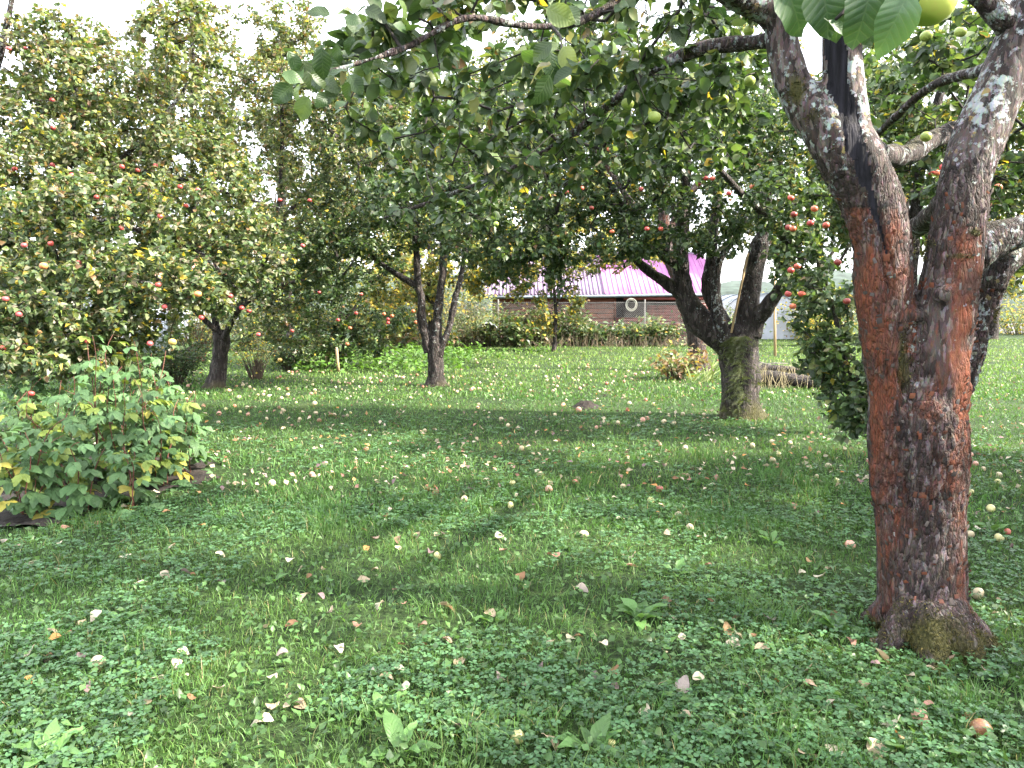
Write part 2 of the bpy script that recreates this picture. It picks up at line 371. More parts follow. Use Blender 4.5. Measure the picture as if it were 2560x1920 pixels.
def in_poly(P, poly):
    x, y = P[:, 0], P[:, 1]; ins = np.zeros(len(P), bool); j = len(poly) - 1
    for i in range(len(poly)):
        xi, yi = poly[i]; xj, yj = poly[j]
        c = ((yi > y) != (yj > y)) & (x < (xj - xi) * (y - yi) / (yj - yi + 1e-12) + xi); ins ^= c; j = i
    return ins
def soil_bed():
    n = 90; xs = np.linspace(-6.6, -2.4, n); ys = np.linspace(4.1, 7.7, n); X, Y = np.meshgrid(xs, ys)
    P = np.stack([X.ravel(), Y.ravel()], 1); jit = (fbm(np.c_[P * 4, P[:, :1] * 0], 3, 5) - 0.5)[:, None] * 0.35
    ins = in_poly(P + jit, BED)
    h = 0.006 + 0.05 * fbm(np.c_[P * 9, P[:, :1] * 0], 4, 9)
    V = np.c_[P, h]
    i = np.arange(n - 1)[:, None] * n; j = np.arange(n - 1)[None]
    Q = np.stack([i + j, i + j + 1, i + n + j + 1, i + n + j], -1).reshape(-1, 4)
    Q = Q[ins[Q].all(1)]
    used = np.unique(Q); mp = np.zeros(len(V), int); mp[used] = np.arange(len(used))
    o = obj('soil_bed', new_mesh('soil_bed', V[used], mp[Q], smooth=True), M['soil']); o['kind'] = 'structure'; o['label'] = 'dark dug soil under the raspberry canes'
soil_bed()
def gravel_patch():
    a = gr(2470, 808)[:2]; b = gr(2760, 808)[:2]; c = gr(2790, 834)[:2]; d = gr(2510, 834)[:2]
    V = np.array([[*a, .004], [*b, .004], [*c, .004], [*d, .004]]); o = obj('path', new_mesh('path', V, np.array([[3, 2, 1, 0]])), M['gravel']); o['kind'] = 'structure'; o['label'] = 'grey gravel path crossing the far lawn'
gravel_patch()

# ------------------------------------------------------------------ leaves
def leaf_template(level):
    if level == 0:
        V = [(0, 0, 0), (-.5, .42, .10), (.5, .42, .10), (0, 1, -.10)]; T = [(0, 3, 1), (0, 2, 3)]
    elif level == 1:
        V = [(0, 0, 0), (-.5, .40, .10), (.5, .40, .10), (0, 1, -.14), (0, .45, -.01)]; T = [(0, 4, 1), (0, 2, 4), (1, 4, 3), (4, 2, 3)]
    else:
        rows = {2: [(.22, .40, .06), (.5, .5, .09), (.80, .27, .0)], 3: [(.10, .24, .03), (.25, .43, .06), (.42, .5, .08), (.60, .47, .07), (.78, .30, .02), (.90, .15, -.05)]}[level]
        V = [(0, 0, 0)]; T = []
        for y, w, z in rows:
            d = -0.16 * y * y; V += [(-w, y, z + d), (0, y, d - .01), (w, y, z + d)]
        V.append((0, 1, -.18)); e = len(V) - 1
        T += [(0, 2, 1), (0, 3, 2)]
        for k in range(len(rows) - 1):
            a = 1 + 3 * k; b = a + 3
            T += [(a, a + 1, b + 1), (a, b + 1, b), (a + 1, a + 2, b + 2), (a + 1, b + 2, b + 1)]
        a = 1 + 3 * (len(rows) - 1); T += [(a, a + 1, e), (a + 1, a + 2, e)]
    return np.array(V, float), np.array(T, int)
def leaf_frames(n, out, droop=0.35, up=1.0, jit=0.75):
    m = nrm(rng.normal(size=(n, 3)) * [1, 1, .6] + out * 0.7 + np.array([0, 0, -droop]))
    nn = nrm(np.array([0, 0, up]) + rng.normal(size=(n, 3)) * jit + out * 0.25)
    nn = nrm(nn - m * (nn * m).sum(1, keepdims=True)); s = np.cross(m, nn)
    return m, nn, s
def leaves_mesh(pos, m, nn, s, L, W, col, level):
    TV, TT = leaf_template(level); k = len(TV); n = len(pos)
    V = pos[:, None] + L[:, None, None] * (TV[None, :, 1:2] * m[:, None] + TV[None, :, 2:3] * nn[:, None] + (W[:, None, None] * TV[None, :, 0:1]) * s[:, None])
    T = (TT[None] + (np.arange(n) * k)[:, None, None]).reshape(-1, 3)
    return V.reshape(-1, 3), T, np.repeat(col, k, 0)
def single_leaf_meshes(prefix, mat, n=4, serr=0.02):
    out = []
    r = np.random.default_rng(99)
    for q in range(n):
        V, T = leaf_template(3); V = V.copy()
        cur = r.uniform(-.25, .25); V[:, 2] += cur * (V[:, 1] - 0.4) ** 2 + r.uniform(-.25, .35) * V[:, 0] ** 2
        V[:, 0] += r.uniform(-.12, .12) * V[:, 1] ** 2; V[:, 2] += 0.05 * np.sin(V[:, 1] * 9 + q) * V[:, 0] * 2
        V += r.normal(size=V.shape) * [serr, 0, serr]
        V[:, 0] *= 0.68
        k = len(V); pet = np.array([(-.012, -.22, .02), (.012, -.22, .02), (.012, .05, 0), (-.012, .05, 0)])
        V = np.concatenate([V, pet]); me = new_mesh(prefix, V, [np.array([[k, k + 1, k + 2, k + 3]]), T], smooth=True)
        me.materials.append(mat); out.append(me)
    return out
LEAFM = single_leaf_meshes('leaf', M['leaf_obj'])

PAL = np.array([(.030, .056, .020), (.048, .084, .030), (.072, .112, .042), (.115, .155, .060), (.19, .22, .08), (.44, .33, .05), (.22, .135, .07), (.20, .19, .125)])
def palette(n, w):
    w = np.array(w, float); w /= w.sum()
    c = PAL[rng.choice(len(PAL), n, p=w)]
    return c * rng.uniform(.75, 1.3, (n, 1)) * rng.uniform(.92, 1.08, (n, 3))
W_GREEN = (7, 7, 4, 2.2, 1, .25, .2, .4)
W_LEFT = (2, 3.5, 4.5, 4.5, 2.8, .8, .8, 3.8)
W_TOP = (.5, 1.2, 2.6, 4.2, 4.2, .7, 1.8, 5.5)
W_YEL = (.3, .5, 1.2, 3, 6, 4.5, .8, 2)  # yellow mix, brightened so the sunlit look sits in the leaf colour
W_FAR = (2, 4, 5, 4, 2, .6, .6, 1)

# ------------------------------------------------------------------ trees
def bark_mask(V, N, base, moss=0.5, lichen=0.4, red=0.0, mossbase=0.6):
    n1 = fbm(V * 3.1, 3, 21); n2 = fbm(V * 2.3 + 7, 3, 31)
    z = V[:, 2] - base[2]
    g = np.clip(moss * (0.45 + 0.8 * N[:, 2]) * (0.4 + 1.2 * n1) + mossbase * np.clip(1 - z / 0.35, 0, 1), 0, 1)
    b = np.clip(lichen * (0.25 + 1.3 * n2) * np.clip(0.35 + z / 2.2, 0, 1), 0, 1)
    r = np.clip(red * (0.3 + 1.2 * fbm(V * 4 + 3, 3, 41)), 0, 1)
    return np.stack([r, g, b, np.zeros(len(V))], 1)
def vert_normals(V, Q):
    f = np.cross(V[Q[:, 2]] - V[Q[:, 0]], V[Q[:, 3] if Q.shape[1] == 4 else Q[:, 2]] - V[Q[:, 1]])
    n = np.zeros_like(V)
    for k in range(Q.shape[1]): np.add.at(n, Q[:, k], f)
    return nrm(n)
def limb_mesh(pts, rad, sides, step, amp, base, seed=0, flare=0.0, **mk):
    P, Rr = catmull(pts, rad, step)
    if flare: Rr = Rr * (1 + flare * np.exp(-(P[:, 2] - base[2]) / 0.12))
    V, Q, T = tube(P, Rr, sides)
    nside = (len(P) * sides)
    N = np.zeros_like(V); N[:nside] = nrm(V[:nside] - np.repeat(P, sides, 0)); N[nside:] = [0, 0, 1]
    rr = np.r_[np.repeat(Rr, sides), 0, 0]
    d = (fbm(V * [7, 7, 4] + seed, 3, seed) - .5) * 0.55 * rr + (fbm(V * [30, 30, 12], 3, seed + 5) - .5) * amp
    if flare: d += flare * 0.8 * rr * np.exp(-(V[:, 2] - base[2]) / 0.10) * (vnoise(np.c_[N[:, :2] * 2.2, N[:, 2] * 0] + seed, 3) - .45)
    V = V + N * d[:, None]
    return V, [Q, T], bark_mask(V, N, base, **mk), P, Rr

def grow(limb_nodes, limb_rad, attr, seg=0.22, jit=0.28, sag=0.0, pathw=0.12):
    """connect attraction points to the limbs, nearest first; returns list of segments with radii"""
    pos = [p for p in limb_nodes]; par = [-1] * len(pos); own = [True] * len(pos); depth = [0.0] * len(pos)
    A = np.asarray(attr); n = len(A); LN = np.asarray(limb_nodes)
    best = np.full(n, 1e9); bi = np.zeros(n, int)
    for k in range(0, len(LN), 200):
        d = np.linalg.norm(A[:, None] - LN[None, k:k + 200], axis=2); m = d.min(1); j = d.argmin(1) + k
        u = m < best; best[u] = m[u]; bi[u] = j[u]
    left = np.ones(n, bool); tips = []
    for it in range(n):
        sc = np.where(left, best, 1e9); a = int(sc.argmin()); left[a] = False
        p0 = pos[bi[a]]; p1 = A[a]; L = np.linalg.norm(p1 - p0); k = max(1, int(round(L / seg)))
        prev = bi[a]; newi = []
        mid = rng.normal(size=3) * L * jit * 0.5 + np.array([0, 0, -sag * L])
        for q in range(1, k + 1):
            t = q / k; p = p0 + (p1 - p0) * t + mid * math.sin(math.pi * t) + (rng.normal(size=3) * seg * jit * 0.35 if q < k else 0)
            pos.append(p); par.append(prev); own.append(False); depth.append(depth[prev] + L / k); prev = len(pos) - 1; newi.append(prev)
        tips.append(prev)
        NP = np.array([pos[i] for i in newi])
        d = np.linalg.norm(A[:, None] - NP[None], axis=2) + pathw * depth[newi[0]]
        m = d.min(1); j = d.argmin(1); u = m < best; best[u] = m[u]; bi[u] = np.array(newi)[j[u]]
    cnt = np.zeros(len(pos)); 
    ch = [0] * len(pos)
    for i in range(len(pos)):
        if par[i] >= 0: ch[par[i]] += 1
    for i in range(len(pos) - 1, -1, -1):
        if par[i] >= 0:
            if ch[i] == 0: cnt[i] = 1
            if not own[par[i]]: cnt[par[i]] += cnt[i]
    return np.array(pos), np.array(par), np.array(own), cnt
def segs_mesh(P0, P1, r0, r1, sides):
    d = nrm(P1 - P0); a = np.where(np.abs(d[:, :1]) < .8, np.array([[1., 0, 0]]), np.array([[0, 1., 0]]))
    u = nrm(np.cross(d, a)); v = np.cross(d, u); th = np.arange(sides) * 2 * np.pi / sides
    ring = np.cos(th)[None, :, None] * u[:, None] + np.sin(th)[None, :, None] * v[:, None]
    V = np.concatenate([P0[:, None] + ring * r0[:, None, None], P1[:, None] + ring * r1[:, None, None]], 1)
    n = len(P0); j = np.arange(sides); j2 = (j + 1) % sides
    Q = np.stack([j, j2, sides + j2, sides + j], -1)[None] + (np.arange(n) * 2 * sides)[:, None, None]
    return V.reshape(-1, 3), Q.reshape(-1, 4)

def blob_points(blobs):
    out = []
    for b in blobs:
        c, rad, n = np.array(b[0]), np.array(b[1]), b[2]
        k = 0
        while k < n:
            q = nrm(rng.normal(size=(n * 3, 3))) * rng.uniform(.12, 1, (n * 3, 1)) ** (1 / 2.4)
            p = c + q * rad
            keep = (fbm(p * 1.15, 2, 77) > 0.38) | (rad.min() < .75)
            p = p[keep & (p[:, 2] > 0.25)][:n - k]; out.append(p); k += max(len(p), 1)
    return np.concatenate(out)
def pb(px, py, d, rx, ry, rd, n): return (at(px, py, d), (rx * d / FPX, rd, ry * d / FPX), n)

def make_tree(name, label, base, limbs, blobs, nleaf, L=(.045, .075), weights=W_GREEN, level=1, singles=0, bark='bark', seed=0, sag=0.05,
              sides=12, r0=.0028, amp=.02, mk=None, group=None, topw=None, topz=3.0, twig_sides=4, crown=True, limb_from=1, extra_leaf=None, cat='tree', droop=.35, attach=None, maxr=.03, leafmat='leaf'):
    global rng
    rng = np.random.default_rng(1000 + seed)
    mk = mk or {}
    base = np.array([base[0], base[1], 0.0]); root = thing(name, label, cat, base, group)
    LN = []; LR = []
    for i, (pts, rad, *opt) in enumerate(limbs):
        big = max(np.atleast_1d(rad)); V, F, C, P, Rr = limb_mesh(pts, rad, sides if big > .04 else 8, max(.03, big * .35), amp * min(1, big / .12), base, seed * 17 + i, flare=(.35 if i == 0 else 0), **mk)
        part('trunk' if i == 0 else 'limb', V, F, M[bark], root, C, True, 'Mask')
        ok = np.ones(len(P), bool)
        if attach is None or i not in attach: 
            if i == 0: ok[:int(len(P) * .8)] = False
        LN.append(P[ok]); LR.append(Rr[ok])
    LN = np.concatenate(LN); LR = np.concatenate(LR)
    A = blob_points(blobs)
    pos, par, own, cnt = grow(LN, LR, A, sag=sag)
    idx = np.where((par >= 0))[0]
    rad = r0 * 1.2 * np.maximum(cnt, 1) ** .48; rad = np.minimum(rad, maxr)
    p1 = pos[idx]; p0 = pos[par[idx]]; r1 = rad[idx]; r0_ = np.where(own[par[idx]], r1 * 1.15, np.minimum(rad[par[idx]], r1 * 1.35))
    V, Q = segs_mesh(p0, p1, r0_, r1, twig_sides)
    tw = part('twigs', V, Q, M['twig'], root, kind='stuff', smooth=True)
    # leaves in spurs of about five along the thin wood
    thin = np.where(rad[idx] < r0 * 5.2)[0]; ln = np.linalg.norm(p1 - p0, axis=1)[thin]; nc = nleaf // 5
    pick = thin[rng.choice(len(thin), nc, p=ln / ln.sum())]; t = rng.uniform(0, 1, (nc, 1))
    cpos = p0[pick] * (1 - t) + p1[pick] * t; cdir = nrm(rng.normal(size=(nc, 3)) + [0, 0, .3])
    pos_l = np.repeat(cpos + cdir * rng.uniform(.0, .04 + L[1] * .9, (nc, 1)), 5, 0); out = nrm(np.repeat(cdir, 5, 0) + rng.normal(size=(nc * 5, 3)) * .7)
    n = len(pos_l); m, nn, s = leaf_frames(n, out, droop)
    Ls = rng.uniform(L[0], L[1], n); Ws = rng.uniform(.58, .76, n); pos_l = pos_l + out * Ls[:, None] * .35
    col = palette(n, weights)
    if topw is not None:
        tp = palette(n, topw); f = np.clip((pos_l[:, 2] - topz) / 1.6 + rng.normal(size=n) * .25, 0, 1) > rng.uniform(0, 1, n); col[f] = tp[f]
    sel = np.zeros(n, bool)
    if singles:
        px, py, zf = project(pos_l); size = Ls * FPX / np.maximum(zf, .1)
        inf = (px > 0) & (px < 2560) & (py > 0) & (py < 1920) & (zf > .2)
        cell = np.floor(px / 22).astype(int) * 1000 + np.floor(py / 22).astype(int)
        order = np.lexsort((zf, cell)); first = np.ones(n, bool); cs = cell[order]; first[1:] = cs[1:] != cs[:-1]
        front = np.zeros(n, bool); front[order[first]] = True
        face = np.abs((nn * nrm(pos_l - [0, 0, CAMH])).sum(1))
        score = np.where(front & inf, size * (.3 + face), -1); k = min(singles, int((score > 9).sum()))
        sel[np.argsort(-score)[:k]] = True
    rest = ~sel
    V, T, C = leaves_mesh(pos_l[rest], m[rest], nn[rest], s[rest], Ls[rest], Ws[rest], col[rest], level)
    cr = part('crown', V, T, M[leafmat], root, C, kind='stuff')
    for i in np.where(sel)[0]: leaf_obj(root, cr, pos_l[i], m[i], nn[i], s[i], Ls[i], Ws[i], col[i])
    root['_crown'] = cr.name
    return root, cr
def leaf_obj(root, parent, p, m, nn, s, L, W, c, meshes=LEAFM):
    o = bpy.data.objects.new('leaf', meshes[random.randrange(len(meshes))]); COL.objects.link(o)
    o.parent = parent; b = np.array(root.location); q = p - b
    o.matrix_basis = Matrix(((s[0]*L*W/.68, m[0]*L, nn[0]*L, q[0]), (s[1]*L*W/.68, m[1]*L, nn[1]*L, q[1]), (s[2]*L*W/.68, m[2]*L, nn[2]*L, q[2]), (0, 0, 0, 1)))
    o.color = (float(c[0]), float(c[1]), float(c[2]), 1); return o

def px_limb(l, d0=None):
    """[(px,py,depth,r_px)] -> points, radii in metres"""
    pts = [at(a, b, d) for a, b, d, r in l]; rad = [r * d / FPX for a, b, d, r in l]; return (pts, rad)

# ------------------------------------------------------------------ the tree on the right edge, close by
def near_tree():
    global rng
    rng = np.random.default_rng(5)
    D = 3.43
    base = gr(2308, 1600); base[2] = 0
    root = thing('apple_tree', 'big apple tree with red flaking bark and forked trunk close by at right', 'tree', base)
    def pl(l): return px_limb(l)
    main = pl([(2312, 1640, D, 128), (2312, 1595, D, 120), (2308, 1540, D, 109), (2304, 1450, D, 105), (2302, 1300, D, 105), (2303, 1150, D, 106), (2300, 1040, D, 103), (2300, 970, D, 78), (2302, 925, D, 40)])
    left = pl([(2245, 1250, D, 60), (2240, 1100, D, 66), (2231, 950, D, 60), (2214, 820, D, 66), (2206, 700, D, 70), (2203, 597, D, 68), (2174, 488, D, 69), (2118, 380, D, 72), (2040, 285, D + .05, 58), (1985, 215, D + .1, 43), (1957, 120, D + .12, 38), (1950, 60, D + .12, 36), (1905, 20, D + .1, 33), (1850, -5, D + .05, 30), (1770, -45, D, 26)])
    fork = pl([(2158, 470, D, 44), (2134, 390, D, 50), (2120, 300, D, 47), (2110, 200, D, 47), (2106, 100, D, 46), (2104, 10, D, 44), (2108, -150, D + .1, 40), (2090, -420, D + .2, 30), (2050, -700, D + .2, 20)])
    right = pl([(2340, 1200, D - .02, 55), (2343, 1050, D - .03, 66), (2345, 900, D - .04, 69), (2364, 760, D - .04, 71), (2383, 651, D - .04, 69), (2396, 543, D - .04, 62), (2412, 440, D - .02, 58), (2456, 325, D, 62), (2502, 217, D, 59), (2545, 108, D, 55), (2600, -20, D, 50), (2680, -200, D + .1, 42), (2700, -500, D + .1, 30)])
    third = pl([(2365, 1080, D + .16, 24), (2398, 990, D + .17, 26), (2430, 880, D + .17, 28), (2460, 790, D + .15, 28), (2482, 715, D + .12, 29), (2498, 680, D + .1, 27)])
    mb = MB()
    for pts, rad in (main, left, fork, right, third):
        P, Rr = catmull(pts, rad, .03); V, Q, T = tube(P, Rr, 28); mb.add(V, Q, T)
    for an, ln_, rr_ in ((-1.9, .34, .075), (-1.2, .30, .08), (-.4, .32, .075), (-2.7, .30, .07), (.6, .3, .07), (2.2, .3, .07)):
        q = base + [0, 0, 0]; dv = np.array([math.cos(an), math.sin(an), 0]); P, Rr = catmull([q + dv * .08 + [0, 0, .20], q + dv * .17 + [0, 0, .07], q + dv * .24 + [0, 0, .0], q + dv * ln_ - [0, 0, .06]], [rr_ * .9, rr_, rr_ * .8, rr_ * .5], .03); V, Q, T = tube(P, Rr, 16); mb.add(V, Q, T)
    # knots and swellings on the right stem
    for px, py, r, off in ((2395, 680, 30, .085), (2360, 735, 26, .11), (2400, 838, 20, .09), (2290, 790, 22, .06)):
        c = at(px, py, D - .04 - off); th, ph = np.meshgrid(np.linspace(0, 2 * np.pi, 13)[:-1], np.linspace(.2, np.pi - .2, 7)); rr = r * D / FPX
        V = np.stack([np.cos(th) * np.sin(ph), np.sin(th) * np.sin(ph), np.cos(ph)], -1).reshape(-1, 3) * rr * [1, .7, .9] + c
        i = np.arange(6)[:, None] * 12; j = np.arange(12)[None]; j2 = (j + 1) % 12
        Q = np.stack([i + j, i + 12 + j, i + 12 + j2, i + j2], -1).reshape(-1, 4)
        top = np.arange(12)[::-1]; V = np.concatenate([V, V[:12].mean(0)[None], V[-12:].mean(0)[None]])
        T = [[84, a, (a + 1) % 12] for a in range(12)] + [[85, 72 + (a + 1) % 12, 72 + a] for a in range(12)]
        mb.add(V, Q, T)
    V, F, _ = mb.arrays()
    tmp = obj('tmp_trunk', new_mesh('tmp_trunk', V, F)); md = tmp.modifiers.new('r', 'REMESH'); md.mode = 'VOXEL'; md.voxel_size = .0112; md.use_smooth_shade = True
    ev = tmp.evaluated_get(bpy.context.evaluated_depsgraph_get()); me = ev.to_mesh()
    nv = len(me.vertices); V = np.empty(nv * 3); me.vertices.foreach_get('co', V); V = V.reshape(-1, 3)
    N = np.empty(nv * 3); me.vertices.foreach_get('normal', N); N = N.reshape(-1, 3)
    Q = np.empty(len(me.polygons) * 4, np.int32); me.loops.foreach_get('vertex_index', Q); Q = Q.reshape(-1, 4).astype(int)
    ev.to_mesh_clear(); bpy.data.objects.remove(tmp)
    # smooth the union a little, then raise bark ridges and plates
    for _ in range(5):
        S = np.zeros_like(V); c = np.zeros(nv)
        for k in range(4):
            np.add.at(S, Q[:, k], V[Q[:, (k + 1) % 4]]); np.add.at(c, Q[:, k], 1); np.add.at(S, Q[:, k], V[Q[:, (k + 3) % 4]]); np.add.at(c, Q[:, k], 1)
        V = V * .4 + .6 * S / c[:, None]
    N = vert_normals(V, Q)
    px, py, _ = project(V)
    warp = (np.stack([fbm(V * 6, 2, 3), fbm(V * 6, 2, 4), fbm(V * 6, 2, 6)], 1) - .5) * .05
    f1, f2, cid = worley((V + warp) * [52, 52, 15], 11)
    rough = np.clip((fbm(V * 3.3, 3, 13) - .35) * 3, .15, 1)
    smooth_zone = np.clip(1 - np.abs(px - 2365) / 75, 0, 1) * np.clip(1 - np.abs(py - 850) / 180, 0, 1) + np.clip((430 - py) / 120, 0, 1) * .85
    smooth_zone = np.clip(smooth_zone * 1.6, 0, 1)
    rough = rough * (1 - .8 * smooth_zone)
    d = (np.clip(f2 - f1, 0, .35) / .35 - .5) * .013 * rough + (cid - .5) * .009 * rough + (fbm(V * [9, 9, 3.5], 3, 17) - .5) * .028
    # long vertical splits on the lower trunk
    for cx_, y0, y1, w, dep in ((2330, 1120, 1205, 7, .030), (2268, 1160, 1270, 5, .022), (2320, 1220, 1290, 4, .02), (2262, 820, 1010, 9, .03), (2215, 640, 760, 5, .016)):
        xx = cx_ + 8 * np.sin(py / 22); g = np.exp(-((px - xx) / w) ** 2) * np.clip((py - y0) / 25, 0, 1) * np.clip((y1 - py) / 25, 0, 1) * (N[:, 1] < .1)
        d -= dep * g
    # charred dead wood set into the inner fork
    yk = [-400, 30, 108, 217, 325, 380, 434, 477, 543, 624, 700]; xl_ = np.interp(py, yk, [2062, 2061, 2061, 2069, 2101, 2118, 2139, 2161, 2183, 2211, 2236]); xr_ = np.interp(py, yk, [2118, 2118, 2118, 2129, 2161, 2172, 2183, 2188, 2199, 2219, 2240])
    jag = (fbm(V * [30, 30, 9], 3, 71) - .5) * 26
    dead = (px > xl_ + jag) & (px < xr_ + jag * .8) & (N[:, 1] < .1) & (py < 700) & (V[:, 1] < D + .06)
    fib = vnoise(np.c_[px / 7, V[:, 2] * 6, px * 0], 3) - .5 + .6 * (vnoise(np.c_[px / 3, V[:, 2] * 9, px * 0], 8) - .5)
    d = np.where(dead, d * .3 - .008 + fib * .016, d)
    V = V + N * d[:, None]
    # masks: red bark, moss, lichen, smoothness
    z = V[:, 2]; n1 = fbm(V * 3.6, 3, 51); n2 = fbm(V * [8, 8, 3], 3, 57)
    red = .49 + .9 * (n2 - .5) + .5 * (n1 - .5) + .25 * np.clip(np.abs(px - 2303) / 105 - .35, 0, 1) * (py > 880)
    red += .35 * np.clip(1 - np.abs(px - 2420) / 40, 0, 1) * ((py > 640) & (py < 1050)) + .28 * ((px < 2290) & (py > 520) & (py < 880))
    red -= np.clip((660 - py + 500 * (n1 - .5)) / 420, 0, 1) * .6
    red += .25 * np.clip(1 - np.hypot((px - 2100) / 60, (py - 400) / 70), 0, 1) + .25 * np.clip(1 - np.hypot((px - 2420) / 50, (py - 600) / 60), 0, 1)
    red -= .30 * np.clip(1 - np.abs(px - 2300) / 60, 0, 1) * (py > 1050)
    red -= .35 * np.clip((py - 1480) / 80, 0, 1)
    back = N[:, 1] > .15; red = np.where(back, .35, red)
    moss = np.clip((py - 1430) / 150, 0, 1) * np.clip(.1 + 2.2 * (fbm(V * 9, 3, 88) - .25), 0, 1.1)
    for mx, my, rx, ry, a in ((2262, 880, 26, 130, .75), (1990, 220, 34, 70, .9), (2035, 290, 40, 30, .7), (2300, 620, 26, 60, .8), (2395, 640, 50, 14, .7), (2330, 610, 20, 20, .7), (2500, 690, 34, 30, .9), (2495, 790, 20, 24, .8), (2225, 800, 22, 22, .55), (2085, 370, 20, 20, .5), (2440, 580, 26, 16, .8), (1955, 10, 40, 18, .8)):
        moss = np.maximum(moss, 1.15 * a * np.clip(1.25 - np.hypot((px - mx) / rx, (py - my) / ry), 0, 1) * (.5 + .9 * n1))
    lich = .22 + .25 * (n1 - .5) + .48 * np.clip((600 - py) / 330, 0, 1) + .25 * np.clip(1 - np.abs(px - 2290) / 26, 0, 1) * ((py > 600) & (py < 980))
    lich += .22 * (px > 2430) * (py > 600); lich -= .10 * (py > 1000)
    lich = np.clip(lich * (.55 + .8 * fbm(V * 5, 2, 61)), 0, 1)
    thr = (V[:, 1] > D + .07) & (px > 2385) & (py > 660) & (py < 1020); red = np.where(thr, .08, red); lich = np.where(thr, .62, lich)
    C = np.stack([np.clip(red, 0, 1), np.clip(moss, 0, 1), lich, np.clip(smooth_zone, 0, .8)], 1)
    fd = dead[Q].sum(1) >= 3; used = np.unique(Q[fd]); mp = np.zeros(nv, int); mp[used] = np.arange(len(used))
    part('trunk', V, Q[~fd], M['bark_near'], root, C, True, 'Mask')
    part('dead_wood', V[used], mp[Q[fd]], M['dead'], root, smooth=True)['label'] = 'black charred strip of dead wood running down the fork'
    VT, NT = V.copy(), N.copy()
    # limbs
    LN = []
    mkk = dict(moss=.55, lichen=.55, mossbase=0)
    limbs = [
        (pl([(2425, 625, D, 62), (2475, 606, D, 52), (2560, 578, D, 42), (2680, 540, D - .05, 40), (2900, 430, D - .2, 34), (3100, 250, D - .4, 26)]), 'grey lichened limb leaving the frame to the right'),
        (pl([(2530, 70, D, 34), (2490, 30, D - .03, 29), (2440, -20, D - .05, 27), (2330, -150, D - .2, 24), (2200, -330, D - .5, 20)]), None),
        (pl([(2482, 715, D + .12, 30), (2512, 660, D + .1, 28), (2600, 600, D + .2, 26), (2800, 500, D + .4, 22)]), None),
        (pl([(1955, 95, D + .12, 22), (1900, 104, D + .2, 18), (1758, 121, D + .35, 17), (1622, 180, D + .5, 13), (1514, 271, D + .8, 9.5), (1378, 369, D + 1.1, 7), (1240, 440, D + 1.5, 5.5), (1090, 500, D + 1.9, 4.5), (960, 545, D + 2.2, 3)]), 'dark mossy horizontal limb reaching left'),
        (pl([(1850, -5, D, 26), (1700, -60, 3.2, 20), (1568, -5, 3.0, 13), (1460, 49, 2.9, 9), (1378, 66, 2.8, 8), (1297, 63, 2.7, 8), (1161, 46, 2.6, 8), (1025, 114, 2.5, 7), (879, 163, 2.4, 5), (815, 180, 2.36, 4)]), None),
        (pl([(2104, 10, D, 30), (1990, -200, 3.0, 26), (1800, -420, 2.4, 24), (1600, -700, 1.8, 20), (1500, -1000, 1.3, 16)]), None),
        (pl([(2400, 470, D + .05, 30), (2330, 540, D + .9, 25), (2260, 590, D + 1.5, 22), (2180, 640, D + 2.2, 16)]), None),
        (pl([(2520, 160, D + .05, 24), (2440, 180, D + .4, 14), (2330, 215, D + .8, 11), (2230, 300, D + 1.2, 9), (2160, 370, D + 1.6, 6)]), None),
        (pl([(2120, 370, D + .1, 30), (2250, 390, D + .8, 26), (2330, 350, D + 1.2, 24), (2440, 300, D + 1.8, 22), (2600, 200, D + 2.2, 18)]), None),
    ]
    for i, ((pts, rad), lab) in enumerate(limbs):
        V, F, C, P, Rr = limb_mesh(pts, rad, 14, .03, .012, base, 300 + i, **mkk)
        o = part('limb', V, F, M['bark_near'], root, C, True, 'Mask')
        if lab: o['label'] = lab
        LN.append(P[len(P) // 6:])
    for pts, rad in (fork, right, left): P, _ = catmull(pts, rad, .05); LN.append(P[P[:, 2] > 3.0])
    # loose bark scales standing off the trunk
    cand = np.where((NT[:, 1] < .25) & (py > 470) & (py < 1510) & (smooth_zone < .3) & (moss < .4) & ~dead)[0]
    pk = rng.choice(cand, 420); p = VT[pk]; n_ = NT[pk]; up = np.tile([0., 0, 1], (len(pk), 1)) + rng.normal(size=(len(pk), 3)) * .25
    up = nrm(up - n_ * (up * n_).sum(1, keepdims=True)); sd = np.cross(up, n_); h = rng.uniform(.010, .032, (len(pk), 1)); w = rng.uniform(.005, .013, (len(pk), 1))
    lift = rng.uniform(.003, .011, (len(pk), 1))
    Vs = np.stack([p - sd * w - up * h * .5 - n_ * .002, p + sd * w - up * h * .5 - n_ * .002, p + sd * w * .8 + up * h * .5 + n_ * lift, p - sd * w * .9 + up * h * .4 + n_ * lift, p + n_ * (lift + .002)], 1).reshape(-1, 3)
    T = (np.array([[0, 1, 4], [1, 2, 4], [2, 3, 4], [3, 0, 4]])[None] + (np.arange(len(pk)) * 5)[:, None, None]).reshape(-1, 3)
    cc = np.array([(.05, .038, .034), (.095, .075, .07), (.16, .135, .13), (.09, .032, .018), (.13, .042, .02)])[rng.choice(5, len(pk), p=[.38, .18, .04, .24, .16])]
    part('bark_scales', Vs, T, M['attr'], root, np.repeat(cc, 5, 0), kind='stuff')
    # moss cushions: short upright sprays
    mv = np.where((moss > .42) & (NT[:, 1] < .4))[0]; pk = rng.choice(mv, 5200); p = VT[pk]; n_ = NT[pk]
    dr = nrm(n_ + rng.normal(size=p.shape) * .7 + [0, 0, .3]); sd = nrm(np.cross(dr, rng.normal(size=p.shape))); h = rng.uniform(.006, .020, (len(pk), 1))
    Vs = np.stack([p - sd * h * .22, p + sd * h * .22, p + dr * h], 1).reshape(-1, 3); T = np.arange(len(Vs)).reshape(-1, 3)
